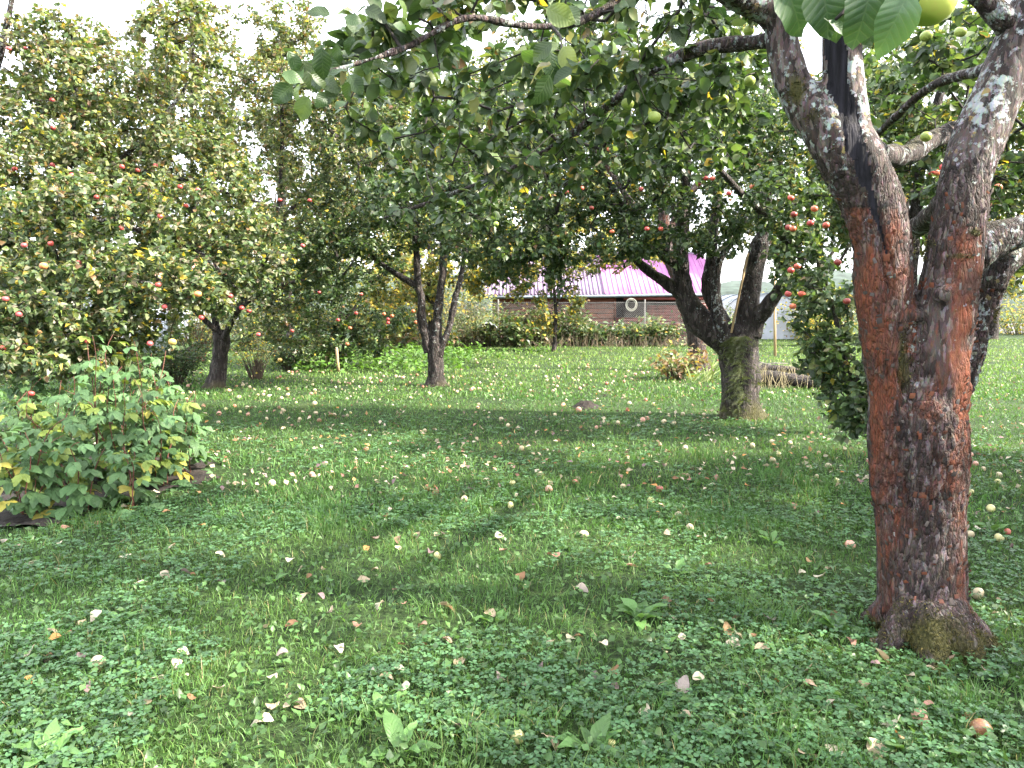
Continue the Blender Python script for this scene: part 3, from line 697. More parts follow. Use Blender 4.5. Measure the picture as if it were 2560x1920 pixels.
    cc = np.array([(.030, .030, .007), (.060, .054, .012), (.095, .080, .018)])[rng.choice(3, len(pk))]
    part('moss_cushion', Vs, T, M['attr'], root, np.repeat(cc, 3, 0), kind='stuff')
    # crown
    LN = np.concatenate(LN)
    blobs = [pb(1300, 90, 3.3, 360, 110, .7, 70), pb(1000, 110, 2.9, 180, 90, .4, 26), pb(1560, 180, 4.0, 260, 170, .8, 80), pb(1700, 330, 4.8, 190, 130, .9, 60),
             pb(1380, 330, 4.6, 240, 150, .8, 60), pb(1120, 420, 5.2, 240, 140, .8, 60), pb(2290, 250, 5.2, 190, 190, 1.0, 80), pb(2420, 120, 4.6, 130, 120, .6, 30), pb(2500, 480, 5.5, 90, 180, .8, 40), pb(1820, 150, 5.0, 130, 160, .8, 40), pb(2330, 520, 6.0, 110, 110, .8, 30),
             ((1.6, 3.4, 4.1), (2.4, 2.0, .8), 80), ((-.3, 2.2, 3.9), (1.6, 1.3, .5), 30), ((3.8, 2.4, 3.6), (1.6, 1.7, 1.1), 70), ((2.4, .8, 4.0), (1.6, 1.3, .7), 30), pb(1250, 250, 4.6, 260, 120, .8, 60), pb(1000, 300, 4.4, 150, 120, .7, 36), pb(1600, 60, 4.4, 300, 90, .8, 50)]
    A = blob_points(blobs)
    keep = np.ones(len(A), bool); ax, ay, az = project(A)
    keep &= ~((az < 3.4) & (ax > 1880) & (ay > -60) & (ay < 1200))            # nothing hangs in front of the trunk
    keep &= ~((np.linalg.norm(A - [0, 0, CAMH], axis=1) < 1.9)); A = A[keep]
    pos, par, own, cnt = grow(LN, None, A, seg=.16, jit=.34, sag=.04)
    idx = np.where(par >= 0)[0]; rad = np.minimum(.0024 * np.maximum(cnt, 1) ** .45, .02)
    p1 = pos[idx]; p0 = pos[par[idx]]; r1 = rad[idx]; r0_ = np.where(own[par[idx]], r1 * 1.15, np.minimum(rad[par[idx]], r1 * 1.35))
    V, Q = segs_mesh(p0, p1, r0_, r1, 6); part('twigs', V, Q, M['twig'], root, kind='stuff', smooth=True)
    nl = 14500; thin = np.where(rad[idx] < .010)[0]; ln = np.linalg.norm(p1 - p0, axis=1)[thin]; nc = nl // 5
    pick = thin[rng.choice(len(thin), nc, p=ln / ln.sum())]; t = rng.uniform(0, 1, (nc, 1)); cpos = p0[pick] * (1 - t) + p1[pick] * t; cdir = nrm(rng.normal(size=(nc, 3)) + [0, 0, .2])
    P = np.repeat(cpos + cdir * rng.uniform(0, .04, (nc, 1)), 5, 0); out = nrm(np.repeat(cdir, 5, 0) + rng.normal(size=(nc * 5, 3)) * .7); n = len(P)
    m, nn, s = leaf_frames(n, out, .5); Ls = rng.uniform(.05, .085, n); Ws = rng.uniform(.58, .74, n); P = P + out * Ls[:, None] * .35
    ax, ay, az = project(P); keep = (np.linalg.norm(P - [0, 0, CAMH], axis=1) > 1.7) & ~((az < 3.35) & (ax > 1880) & (ay > -80))
    P, m, nn, s, Ls, Ws, out = P[keep], m[keep], nn[keep], s[keep], Ls[keep], Ws[keep], out[keep]; n = len(P); col = palette(n, W_GREEN)
    px2, py2, zf = project(P); size = Ls * FPX / np.maximum(zf, .1); inf = (px2 > 0) & (px2 < 2560) & (py2 > 0) & (py2 < 1920)
    cell = np.floor(px2 / 24).astype(int) * 1000 + np.floor(py2 / 24).astype(int); order = np.lexsort((zf, cell)); first = np.ones(n, bool); cs = cell[order]; first[1:] = cs[1:] != cs[:-1]
    front = np.zeros(n, bool); front[order[first]] = True; score = np.where(front & inf & (zf > .2), size, -1); sel = np.zeros(n, bool); sel[np.argsort(-score)[:250]] = True
    V, T, C = leaves_mesh(P[~sel], m[~sel], nn[~sel], s[~sel], Ls[~sel], Ws[~sel], col[~sel], 2)
    cr = part('crown', V, T, M['leaf'], root, C, kind='stuff', smooth=True)
    for i in np.where(sel)[0]: leaf_obj(root, cr, P[i], m[i], nn[i], s[i], Ls[i], Ws[i], col[i])
    # leaf clusters close to the lens
    def cluster(px, py, d, n, sx, sy, L, dark=1.0, dd=.12):
        for k in range(n):
            p = at(px + rng.normal() * sx, py + rng.normal() * sy, d + rng.normal() * dd)
            mm = nrm(np.array([rng.normal() * .8, rng.normal() * .4, -.75 + rng.normal() * .5])); q = nrm(np.array([rng.normal() * .5, -.9, .5 + rng.normal() * .4])); q = nrm(q - mm * q.dot(mm)); ss = np.cross(mm, q)
            leaf_obj(root, cr, p, mm, q, ss, L * rng.uniform(.8, 1.2), rng.uniform(.62, .76), palette(1, W_GREEN)[0] * dark)
    cluster(800, 170, 2.38, 22, 55, 32, .072); cluster(1400, 130, 2.35, 12, 48, 42, .085); cluster(900, 60, 2.6, 8, 60, 40, .07)
    def big(px, py, d, ang, L, W, c, tilt=.25):
        mm = nrm(np.array([math.cos(ang), .15, math.sin(ang)])); q = nrm(np.array([0, -1, tilt])); q = nrm(q - mm * q.dot(mm)); ss = np.cross(mm, q)
        leaf_obj(root, cr, at(px, py, d), mm, q, ss, L, W, c)
    g1, g2 = np.array((.045, .088, .040)), np.array((.075, .14, .06))
    big(1955, -62, .92, -1.05, .072, .75, g1, .1); big(2050, -75, .90, -1.25, .074, .8, g1 * .9, .1); big(2185, -60, .88, -1.7, .074, .75, g1, -.2); big(2150, -40, .93, -1.1, .070, .85, g1 * .9, .5)
    big(2278, -30, .86, -1.95, .072, .62, g2, .3); big(2070, 52, .9, -.45, .028, .5, g2, .3); big(2240, -90, .9, -1.4, .07, .8, g1 * .8, .2); big(2110, -80, .95, -1.5, .08, .8, g1 * .8, .3)
    tw = catmull([at(1600, -700, 1.8), at(2000, -500, 1.2), at(2100, -220, .95), at(2150, -40, .92), at(2090, 48, .9)], [.012, .008, .004, .003, .002], .02)
    V, Q, T = tube(tw[0], tw[1], 8); part('twig', V, [Q, T], M['twig'], root, smooth=True)
    tw = catmull([at(1378, 66, 2.8), at(1400, 90, 2.6), at(1405, 130, 2.45), at(1405, 165, 2.42)], [.006, .004, .003, .002], .02)
    V, Q, T = tube(tw[0], tw[1], 6); part('twig', V, [Q, T], M['twig'], root, smooth=True)
    return root
near_tree()

# ------------------------------------------------------------------ the other fruit trees
MIDR = 10.1
def L_(l): return px_limb(l)
R_LIMBS = [
    L_([(1856, 1062, MIDR, 50), (1855, 1032, MIDR, 47), (1852, 985, MIDR, 45), (1850, 930, MIDR, 46), (1848, 880, MIDR, 48), (1850, 845, MIDR, 46), (1858, 815, MIDR, 34)]),
    L_([(1846, 930, MIDR, 36), (1825, 867, MIDR, 35), (1785, 835, MIDR, 33), (1748, 800, MIDR, 31), (1722, 760, MIDR, 27), (1708, 720, MIDR, 23), (1702, 660, MIDR, 19), (1703, 605, MIDR, 18), (1708, 500, MIDR, 16), (1714, 400, MIDR, 14), (1700, 280, MIDR, 9)]),
    L_([(1703, 730, MIDR, 19), (1680, 715, MIDR, 16), (1632, 685, MIDR, 12.5), (1588, 645, MIDR - .1, 9.5), (1555, 590, MIDR - .2, 8.5), (1545, 520, MIDR - .3, 8), (1481, 494, MIDR - .5, 7.5), (1405, 456, MIDR - .7, 6.5), (1308, 426, MIDR - .9, 5), (1200, 425, MIDR - 1, 4), (1080, 470, MIDR - 1, 3), (960, 530, MIDR - 1, 2.2)]),
    L_([(1700, 660, MIDR - .05, 14), (1672, 650, MIDR - .1, 12), (1645, 625, MIDR - .2, 11), (1628, 600, MIDR - .2, 9), (1600, 540, MIDR - .3, 8), (1555, 510, MIDR - .3, 7.5), (1530, 470, MIDR - .4, 7), (1481, 412, MIDR - .5, 6.5), (1400, 370, MIDR - .6, 5), (1300, 350, MIDR - .8, 4), (1180, 330, MIDR - .9, 3)]),
    L_([(1812, 810, MIDR + .05, 20), (1778, 750, MIDR + .1, 16), (1766, 710, MIDR + .1, 14), (1776, 657, MIDR + .1, 14), (1783, 587, MIDR + .1, 12), (1788, 535, MIDR + .1, 10), (1800, 430, MIDR + .1, 8), (1830, 330, MIDR + .2, 5)]),
    L_([(1870, 850, MIDR - .05, 30), (1868, 800, MIDR - .05, 27), (1872, 755, MIDR - .05, 26), (1880, 700, MIDR - .05, 25), (1890, 650, MIDR - .05, 24), (1900, 606, MIDR - .05, 22), (1906, 590, MIDR - .05, 15), (1915, 540, MIDR - .1, 9), (1930, 460, MIDR - .1, 8), (1960, 380, MIDR - .2, 6)]),
    L_([(1880, 840, MIDR - .08, 26), (1895, 795, MIDR - .15, 21), (1918, 764, MIDR - .3, 19), (1950, 720, MIDR - .5, 15), (1968, 685, MIDR - .8, 12), (1975, 640, MIDR - 1.2, 11), (1990, 590, MIDR - 1.8, 10), (2010, 580, MIDR - 2.6, 8), (2040, 640, MIDR - 3.3, 6.5), (2075, 740, MIDR - 3.8, 5.5), (2105, 860, MIDR - 4, 4), (2140, 980, MIDR - 4.1, 2.5)]),
    L_([(1975, 640, MIDR - 1.2, 10), (1955, 590, MIDR - 1.6, 9), (1930, 555, MIDR - 2.2, 9), (1850, 480, MIDR - 3, 8), (1780, 400, MIDR - 3.4, 6)]),
]
deadsplit = L_([(1815, 850, MIDR - .12, 18), (1800, 800, MIDR - .14, 16), (1790, 745, MIDR - .15, 13), (1791, 690, MIDR - .15, 10), (1800, 650, MIDR - .15, 9), (1822, 615, MIDR - .15, 8), (1850, 575, MIDR - .15, 7), (1865, 540, MIDR - .15, 5)])
rb = R_LIMBS[0][0][1]
r_blobs = [pb(2165, 1010, 6.0, 60, 80, .3, 60), pb(2080, 900, 6.2, 55, 80, .3, 40), pb(1650, 610, 9.3, 110, 45, .5, 40), pb(1260, 650, 9.1, 90, 50, .5, 30), pb(1800, 610, 9.6, 80, 40, .5, 24), pb(1250, 340, 9.3, 220, 110, .9, 90), pb(1600, 300, 9.5, 200, 120, .9, 70), pb(1450, 610, 9.1, 220, 45, .6, 70), pb(1780, 560, 9.5, 110, 50, .5, 30), pb(1300, 480, 9.2, 260, 110, .9, 150), pb(1230, 590, 9.0, 190, 90, .7, 90), pb(1500, 420, 9.4, 230, 150, .9, 150), pb(1760, 420, 9.0, 200, 110, 1.2, 120), pb(1960, 500, 7.4, 110, 80, .6, 60), pb(1990, 640, 7.0, 70, 100, .45, 50),
           pb(2060, 790, 6.3, 75, 140, .35, 70), pb(2130, 970, 6.1, 75, 110, .35, 70), pb(1330, 640, 9.0, 170, 60, .6, 60), pb(1560, 600, 9.2, 90, 70, .5, 40), pb(1640, 540, 9.4, 110, 60, .6, 50), pb(1450, 270, 9.5, 260, 110, .9, 110), pb(1750, 250, 9.4, 250, 120, 1, 110), pb(1000, 500, 9.0, 130, 70, .6, 50), pb(1390, 690, 9.3, 60, 70, .4, 20), pb(1880, 330, 9, 160, 120, .9, 60)]
rtree, rcr = make_tree('apple_tree', 'dark mossy apple tree with five splayed stems and red apples', rb, R_LIMBS, r_blobs, 40000, L=(.05, .082), weights=W_GREEN, level=1, singles=230, seed=2, sag=.10, sides=22, amp=.03, r0=.0032,
                       mk=dict(moss=.8, lichen=.35, mossbase=.5), droop=.5)
V, F, C, _, _ = limb_mesh(deadsplit[0], deadsplit[1], 12, .04, .03, rtree.location, 71, moss=.1, lichen=.5, mossbase=0); part('limb', V, F, M['bark'], rtree, C, True, 'Mask')['label'] = 'dead split limb rising from the fork'
mb = MB(); a, b, c, d = at(1787, 640, MIDR - .2), at(1795, 622, MIDR - .2), at(1832, 590, MIDR - .2), at(1822, 612, MIDR - .2)
off = np.array([0, .05, 0]); mb.add([a, b, c, d, a + off, b + off, c + off, d + off], [[0, 3, 2, 1], [4, 5, 6, 7], [0, 1, 5, 4], [1, 2, 6, 5], [2, 3, 7, 6], [3, 0, 4, 7]])
mb.build('split_wood', mat_plain('torn_pale_wood', (.42, .36, .29), .85, 20, .3, .4), rtree)['label'] = 'pale torn splinter of split wood'
# feathery moss hanging down the front of its trunk
def hanging_moss(root):
    r = np.random.default_rng(3); Vs = []; Cs = []
    for k in range(420):
        py = 845 + r.uniform(0, 1) ** 1.5 * 200; px = 1852 + r.normal() * 20 + (-14 if py < 900 else 0); p = at(px, py, MIDR - .27 + abs(px - 1852) / 45 * .12)
        ax = nrm(np.array([r.normal() * .9 - .2, -.35, r.normal() * .35 + .05])); Ln = r.uniform(.05, .15)
        c = np.array((.07, .085, .02)) * r.uniform(.6, 1.6)
        for q in range(7):
            t = q / 7; b = p + ax * Ln * t + np.array([0, 0, -.5 * Ln * t * t])
            for sg in (-1, 1):
                sd = nrm(np.cross(ax, [0, -1, .2])) * sg; tip = b + (sd + ax * .6) * Ln * .30 * (1.1 - t)
                Vs += [b, b + ax * Ln * .09, tip]; Cs += [c] * 3
    part('hanging_moss', np.array(Vs), np.arange(len(Vs)).reshape(-1, 3), M['leaf'], root, np.array(Cs), kind='stuff')
hanging_moss(rtree)

CD = 14.1
C_LIMBS = [
    L_([(1091, 985, CD, 24), (1091, 964, CD, 22), (1090, 930, CD, 20), (1087, 889, CD, 19), (1087, 860, CD, 19), (1088, 840, CD, 15)]),
    L_([(1076, 880, CD, 15), (1066, 844, CD, 12.5), (1054, 800, CD, 11), (1053, 744, CD, 9.5), (1046, 715, CD, 9.5), (1042, 650, CD, 8), (1037, 560, CD, 7), (1042, 450, CD, 5)]),
    L_([(1046, 718, CD, 9), (1012, 698, CD, 7.5), (970, 671, CD, 6.5), (940, 650, CD, 5.5), (880, 600, CD - .3, 4.5), (820, 560, CD - .6, 3)]),
    L_([(1090, 870, CD, 15), (1092, 835, CD, 12), (1095, 785, CD, 11), (1101, 723, CD, 10), (1107, 680, CD, 9), (1112, 560, CD, 8), (1130, 440, CD, 5)]),
    L_([(1096, 890, CD - .03, 11), (1106, 858, CD - .05, 9.5), (1120, 828, CD - .06, 8.5), (1130, 785, CD - .06, 7.5), (1141, 733, CD - .06, 7.5), (1152, 695, CD - .06, 6.5), (1170, 600, CD - .1, 5.5), (1210, 500, CD - .2, 4)]),
    L_([(1040, 600, CD, 7), (990, 500, CD - .5, 6), (930, 430, CD - 1, 5.5), (830, 330, CD - 1.3, 4.5), (760, 260, CD - 1.5, 3)]),
]
c_blobs = [pb(1250, 260, CD, 220, 130, 1.4, 90), pb(1000, 200, CD - .5, 200, 110, 1.3, 70), pb(1270, 560, CD - .2, 130, 70, 1.0, 50), pb(980, 590, CD - .4, 200, 55, 1.2, 80), pb(1130, 470, CD, 230, 130, 1.6, 170), pb(940, 440, CD - .8, 190, 140, 1.4, 160), pb(830, 620, CD - 1, 130, 90, 1.0, 80), pb(1100, 330, CD, 260, 120, 1.5, 130), pb(880, 270, CD - 1.2, 170, 110, 1.2, 80), pb(830, 730, CD - 1, 90, 50, .6, 26)]
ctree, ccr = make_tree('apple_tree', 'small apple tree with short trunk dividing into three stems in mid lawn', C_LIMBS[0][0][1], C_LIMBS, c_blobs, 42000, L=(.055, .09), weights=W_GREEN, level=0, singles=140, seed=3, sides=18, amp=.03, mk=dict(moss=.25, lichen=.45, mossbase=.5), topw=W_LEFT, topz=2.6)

MD = 13.7
M_LIMBS = [
    L_([(538, 992, MD, 23), (539, 970, MD, 21), (545, 930, MD, 19), (550, 889, MD, 19), (554, 850, MD, 20), (552, 825, MD, 17)]),
    L_([(548, 850, MD, 9), (538, 800, MD, 8), (530, 740, MD, 7), (500, 660, MD, 6), (480, 520, MD, 5), (480, 300, MD - .3, 4), (478, 120, MD - .4, 2.5)]),
    L_([(560, 850, MD, 9), (585, 790, MD, 7), (640, 700, MD - .2, 6.5), (690, 560, MD - .3, 5.5), (705, 350, MD - .3, 4.5), (700, 120, MD - .3, 3)]),
    L_([(552, 840, MD, 8), (470, 760, MD - .5, 6.5), (380, 690, MD - .8, 5), (300, 640, MD - 1, 3)]),
    L_([(560, 845, MD - .1, 8), (600, 770, MD - .7, 7), (680, 720, MD - 1, 5), (760, 700, MD - 1.2, 3)]),
]
m_blobs = [pb(770, 170, MD - .3, 70, 150, .8, 40), pb(330, 200, MD - .3, 90, 130, .9, 40), pb(620, 130, MD - .3, 130, 110, 1.0, 50), pb(480, 60, MD - .3, 110, 80, .9, 40), pb(740, 80, MD - .3, 80, 90, .8, 36), pb(560, 300, MD, 200, 110, 1.2, 60), pb(520, 640, MD, 240, 110, 1.8, 170), pb(700, 640, MD - .5, 170, 110, 1.4, 120), pb(640, 780, MD - .7, 130, 50, .8, 50), pb(380, 700, MD - .6, 160, 90, 1.2, 80), pb(620, 450, MD, 220, 150, 1.6, 150), pb(480, 230, MD - .3, 110, 200, 1.0, 90), pb(720, 230, MD - .3, 90, 210, 1.0, 80), pb(600, 330, MD, 150, 120, 1.2, 50), pb(740, 820, MD + .5, 90, 70, .8, 50)]
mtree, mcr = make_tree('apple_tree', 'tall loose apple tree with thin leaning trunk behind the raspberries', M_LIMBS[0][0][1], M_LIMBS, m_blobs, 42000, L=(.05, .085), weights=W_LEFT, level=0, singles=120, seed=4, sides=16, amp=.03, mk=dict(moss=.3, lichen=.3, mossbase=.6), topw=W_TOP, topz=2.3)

LD = 7.9
lbase = np.array([-5.75, 7.6, 0])
L_LIMBS = [
    ([lbase + [0, 0, -.1], lbase, lbase + [.1, 0, .6], lbase + [.25, 0, 1.0]], [.19, .17, .15, .13]),
    ([lbase + [.15, 0, .75], at(-40, 900, 7.5), at(20, 835, 7.4), at(60, 790, 7.4), at(130, 720, 7.4), at(250, 690, 7.3), at(420, 720, 7.2)], [.10, .085, .07, .055, .04, .03, .014]),
    ([lbase + [.22, 0, .95], at(-60, 650, 7.8), at(100, 572, LD), at(152, 555, LD), at(236, 550, LD), at(333, 571, LD), at(388, 589, LD), at(471, 613, LD), at(530, 660, LD), at(590, 720, LD)], [.11, .085, .055, .052, .048, .040, .036, .03, .024, .012]),
    ([lbase + [.22, 0, .95], at(-80, 450, 8.2), at(-20, 200, 8.4), at(20, 50, 8.4), at(40, -80, 8.4)], [.10, .07, .05, .03, .012]),
    ([at(-60, 640, 7.8), at(80, 540, 8.3), at(215, 450, 8.6), at(280, 420, 8.7), at(420, 440, 8.8), at(560, 480, 8.9), at(700, 520, 9.0)], [.07, .05, .032, .028, .024, .018, .008]),
    ([at(100, 560, 8.2), at(170, 430, 8.4), at(185, 250, 8.5), at(180, 90, 8.5)], [.035, .026, .018, .008]),
    ([at(280, 420, 8.7), at(400, 300, 8.8), at(480, 180, 8.8), at(470, 20, 8.8)], [.026, .022, .016, .008]),
]
l_blobs = [pb(370, 830, 7.4, 130, 50, .6, 40), pb(200, 880, 7.2, 160, 50, .6, 40), pb(470, 760, 7.8, 110, 60, .6, 30), pb(90, 180, 8.5, 80, 110, .6, 36), pb(280, 260, 8.7, 130, 110, .7, 50), pb(450, 70, 8.8, 100, 80, .6, 36), pb(170, 90, 8.5, 60, 70, .5, 24), pb(120, 900, 6.7, 130, 60, .6, 50), pb(20, 760, 6.8, 90, 120, .7, 50), pb(250, 760, 6.9, 170, 70, .7, 60), pb(200, 430, 8.4, 200, 110, .9, 70), pb(60, 620, 7.6, 160, 150, 1.0, 110), pb(280, 560, 7.8, 230, 120, 1.1, 170), pb(70, 360, 8.3, 120, 150, 1.0, 80), pb(330, 700, 7.2, 240, 90, .8, 130), pb(40, 830, 6.9, 100, 90, .7, 60), pb(520, 560, 8.4, 190, 120, .9, 110), pb(420, 430, 8.8, 230, 110, .9, 110), pb(180, 250, 8.5, 75, 170, .6, 60), pb(460, 230, 8.8, 140, 170, .7, 80), pb(20, 130, 8.4, 70, 110, .5, 22), pb(620, 640, 8.2, 120, 90, .7, 50), pb(200, 830, 7.0, 120, 60, .6, 36), pb(300, 380, 8.6, 120, 80, .7, 40)]
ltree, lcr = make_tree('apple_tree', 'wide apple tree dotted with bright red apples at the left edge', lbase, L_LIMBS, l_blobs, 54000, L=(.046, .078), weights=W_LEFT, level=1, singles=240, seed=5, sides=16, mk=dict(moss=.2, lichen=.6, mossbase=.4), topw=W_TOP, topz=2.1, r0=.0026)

# the tree whose trunk shows behind the mossy one
BD = 17.3
B_LIMBS = [L_([(1752, 945, BD, 27), (1750, 925, BD, 25), (1745, 880, BD, 23), (1735, 820, BD, 21), (1712, 740, BD, 20), (1682, 660, BD, 17), (1664, 600, BD, 15), (1660, 500, BD, 14), (1668, 380, BD, 11), (1690, 200, BD, 7)]),
           L_([(1700, 710, BD, 12), (1640, 600, BD, 9), (1560, 480, BD, 7), (1470, 350, BD, 4)]), L_([(1664, 600, BD, 12), (1730, 480, BD + .3, 9), (1850, 330, BD + .6, 6), (1950, 220, BD + .8, 3)])]
b_blobs = [pb(1560, 330, BD, 130, 100, 1.2, 60), pb(1700, 230, BD, 170, 120, 1.4, 80), pb(1850, 330, BD + .5, 120, 100, 1.2, 50)]
make_tree('apple_tree', 'reddish-trunked apple tree standing behind the mossy five-stemmed one', B_LIMBS[0][0][1], B_LIMBS, b_blobs, 8000, L=(.07, .11), weights=W_FAR, level=0, seed=6, sides=14, mk=dict(moss=.2, lichen=.3, red=.55, mossbase=.3), attach=(0,), r0=.004)
# right side trees seen between and beyond the near stems
GD = 8.6
gb = np.array([4.55, 8.7, 0])
G_LIMBS = [([gb + [0, 0, -.1], gb, gb + [-.05, 0, .5], gb + [-.1, 0, 1.0], gb + [-.1, 0, 1.6]], [.16, .14, .12, .11, .09]), ([gb + [-.1, 0, 1.3], at(2230, 560, GD), at(2150, 470, GD - .3), at(2050, 420, GD - .6)], [.07, .05, .04, .02]),
           ([gb + [-.1, 0, 1.5], at(2300, 430, GD), at(2330, 300, GD), at(2380, 150, GD)], [.08, .06, .05, .02]), ([gb + [-.05, 0, 1.4], at(2420, 560, GD), at(2520, 480, GD), at(2650, 420, GD)], [.07, .055, .045, .02])]
g_blobs = [pb(2200, 400, GD, 160, 150, 1.2, 120), pb(2330, 250, GD, 220, 170, 1.2, 130), pb(2480, 420, GD, 150, 180, 1.2, 120), pb(2520, 640, GD - .3, 70, 60, .6, 26), pb(2150, 560, GD - .4, 90, 70, .7, 30), pb(2600, 300, GD, 120, 250, 1.0, 60)]
make_tree('apple_tree', 'apple tree with red fruit seen between the forked stems of the near trunk', gb, G_LIMBS, g_blobs, 20000, L=(.055, .085), weights=(3, 5, 5, 4, 2, .6, .4, 1), level=0, singles=60, seed=7, sides=14, mk=dict(moss=.3, lichen=.5))

def simple_tree(name, label, px, d, h, blobs, nleaf, weights, seed, L=(.10, .17), r=.16, group=None, X=None):
    b = np.array([(px - CX) / FPX * d if X is None else X, d, 0.])
    limbs = [([b + [0, 0, -.1], b, b + [.05, 0, h * .35], b + [-.05, .1, h * .7], b + [0, 0, h * .95]], [r * 1.2, r, r * .8, r * .5, r * .15])]
    for k in range(4):
        a = k * 1.6 + seed; z = h * (.3 + .1 * k); limbs.append(([b + [0, 0, z], b + [math.cos(a) * h * .14, math.sin(a) * h * .14, z + h * .12], b + [math.cos(a) * h * .27, math.sin(a) * h * .27, z + h * .30]], [r * .45, r * .3, r * .12]))
    return make_tree(name, label, b, limbs, blobs, nleaf, L=L, weights=weights, level=0, seed=seed, sides=10, mk=dict(moss=.1, lichen=.2), group=group, attach=(0,), r0=.006, twig_sides=3, maxr=.05)
BG = 'trees beyond the fence'
simple_tree('deciduous_tree', 'sunlit yellow-leaved tree glowing behind the three-stemmed apple tree', 1080, 25, 5.0, [pb(1000, 700, 24.5, 120, 110, 1.8, 110), pb(1120, 640, 25, 160, 120, 2, 130), pb(950, 800, 24, 70, 50, 1, 40), pb(1230, 620, 26, 90, 80, 1.5, 50)], 14000, W_YEL, 21, group=BG)
simple_tree('deciduous_tree', 'pale green tree rising over the left end of the shed roof', 1330, 37, 8, [pb(1300, 520, 36, 200, 120, 3, 150), pb(1450, 470, 37, 160, 130, 3, 100), pb(1200, 420, 37, 200, 140, 3, 110)], 14000, (1, 2, 4, 5, 4, 1.5, .4, 1), 22, L=(.14, .24), r=.22, group=BG)
simple_tree('deciduous_tree', 'leafy green tree rising over the right end of the shed roof', 1680, 38, 8, [pb(1650, 500, 38, 190, 130, 3, 150), pb(1850, 520, 38, 150, 130, 3, 110), pb(1720, 330, 38, 230, 120, 3, 110)], 14000, (1, 3, 5, 5, 3, 1, .4, 1), 23, L=(.14, .24), r=.22, group=BG)
simple_tree('deciduous_tree', 'broad tree closing the view behind the white polytunnel', 2040, 36, 8, [pb(2040, 560, 36, 160, 130, 3, 140), pb(2180, 420, 36, 180, 160, 3, 120), pb(2000, 330, 36, 180, 130, 3, 90)], 14000, W_FAR, 24, L=(.14, .24), r=.22, group=BG)
simple_tree('deciduous_tree', 'tree with yellowing leaves beyond the lawn at the right edge', 2480, 33, 6.5, [pb(2420, 600, 33, 130, 90, 2.5, 90), pb(2560, 520, 33, 150, 140, 2.5, 110), pb(2400, 420, 33, 160, 120, 2.5, 80), pb(2540, 680, 32, 140, 60, 2, 60)], 12000, W_YEL, 25, L=(.13, .22), r=.2, group=BG)
simple_tree('apple_tree', 'low bushy apple tree hung with red apples beside the two wooden stakes', 850, 18.5, 3.4, [pb(830, 760, 18.5, 110, 90, 1.4, 110), pb(900, 850, 18, 80, 50, .9, 50), pb(780, 850, 18, 90, 60, 1, 60), pb(860, 640, 18.7, 150, 80, 1.4, 80), pb(970, 800, 18.3, 60, 40, .7, 26)], 13000, (4, 6, 5, 3, 1, .4, .3, .5), 26, L=(.07, .11), r=.09)
simple_tree('deciduous_tree', 'grey-green tree showing through the crown above the thin leaning trunk', 700, 30, 6, [pb(700, 620, 30, 200, 110, 2.5, 130), pb(560, 700, 30, 140, 80, 2, 60), pb(850, 560, 30, 130, 120, 2, 80)], 10000, (2, 3, 4, 4, 3, 1, .6, 2), 27, L=(.12, .20), r=.18, group=BG)
simple_tree('deciduous_tree', 'dusky tree filling the gaps low down behind the apple-laden left crown', 180, 26, 4.5, [pb(120, 680, 26, 170, 90, 2, 90), pb(330, 690, 26, 130, 60, 2, 50), pb(30, 760, 24, 110, 80, 1.5, 50)], 9000, W_FAR, 28, L=(.11, .18), r=.14, group=BG)
simple_tree('fruit_tree', 'young light green tree with hanging sprays in front of the wire fence', 1385, 24.5, 3.6, [pb(1370, 670, 24.5, 130, 60, 1.2, 90), pb(1250, 650, 24.5, 110, 60, 1.2, 50), pb(1540, 640, 24.5, 110, 50, 1.0, 50), pb(1360, 780, 24.3, 30, 60, .5, 26), pb(1440, 760, 24.3, 26, 50, .5, 20), pb(1450, 600, 24.5, 200, 60, 1.2, 60), pb(1290, 740, 24.4, 26, 40, .4, 14), pb(1340, 660, 24.3, 130, 60, 1.0, 60), pb(1600, 640, 24.3, 90, 40, .8, 30), pb(1480, 660, 24.3, 40, 40, .5, 16)], 13000, W_YEL, 29, L=(.08, .14), r=.07)
simple_tree('deciduous_tree', 'tall sunlit tree filling the sky above the three-stemmed apple tree', 1000, 34, 10, [pb(1000, 480, 34, 240, 140, 2.5, 150), pb(1180, 330, 34, 240, 160, 2.5, 140), pb(930, 300, 34, 130, 140, 2.5, 70)], 17000, (1, 2, 4, 5, 4, 1.2, .5, 2), 30, L=(.15, .26), r=.2, group=BG)
simple_tree('deciduous_tree', 'tall sunlit tree filling the sky above the five-stemmed mossy tree', 1560, 37, 10.5, [pb(1480, 420, 37, 200, 150, 2.5, 130), pb(1640, 250, 37, 260, 180, 2.5, 150), pb(1380, 200, 37, 230, 160, 2.5, 100), pb(1850, 200, 37, 160, 160, 2.5, 80)], 19000, (1, 2, 4, 5, 5, 1.6, .5, 1.5), 31, L=(.15, .26), r=.2, group=BG)
simple_tree('deciduous_tree', 'tall bright tree filling the sky between the forked stems', 2250, 33, 10, [pb(2200, 250, 33, 180, 180, 2.5, 110), pb(2400, 200, 33, 200, 180, 2.5, 110), pb(2300, 520, 33, 180, 110, 2, 80), pb(2060, 480, 33, 130, 130, 2, 60)], 16000, (1, 2, 4, 5, 5, 2, .6, 1.5), 32, L=(.15, .26), r=.2, group=BG)
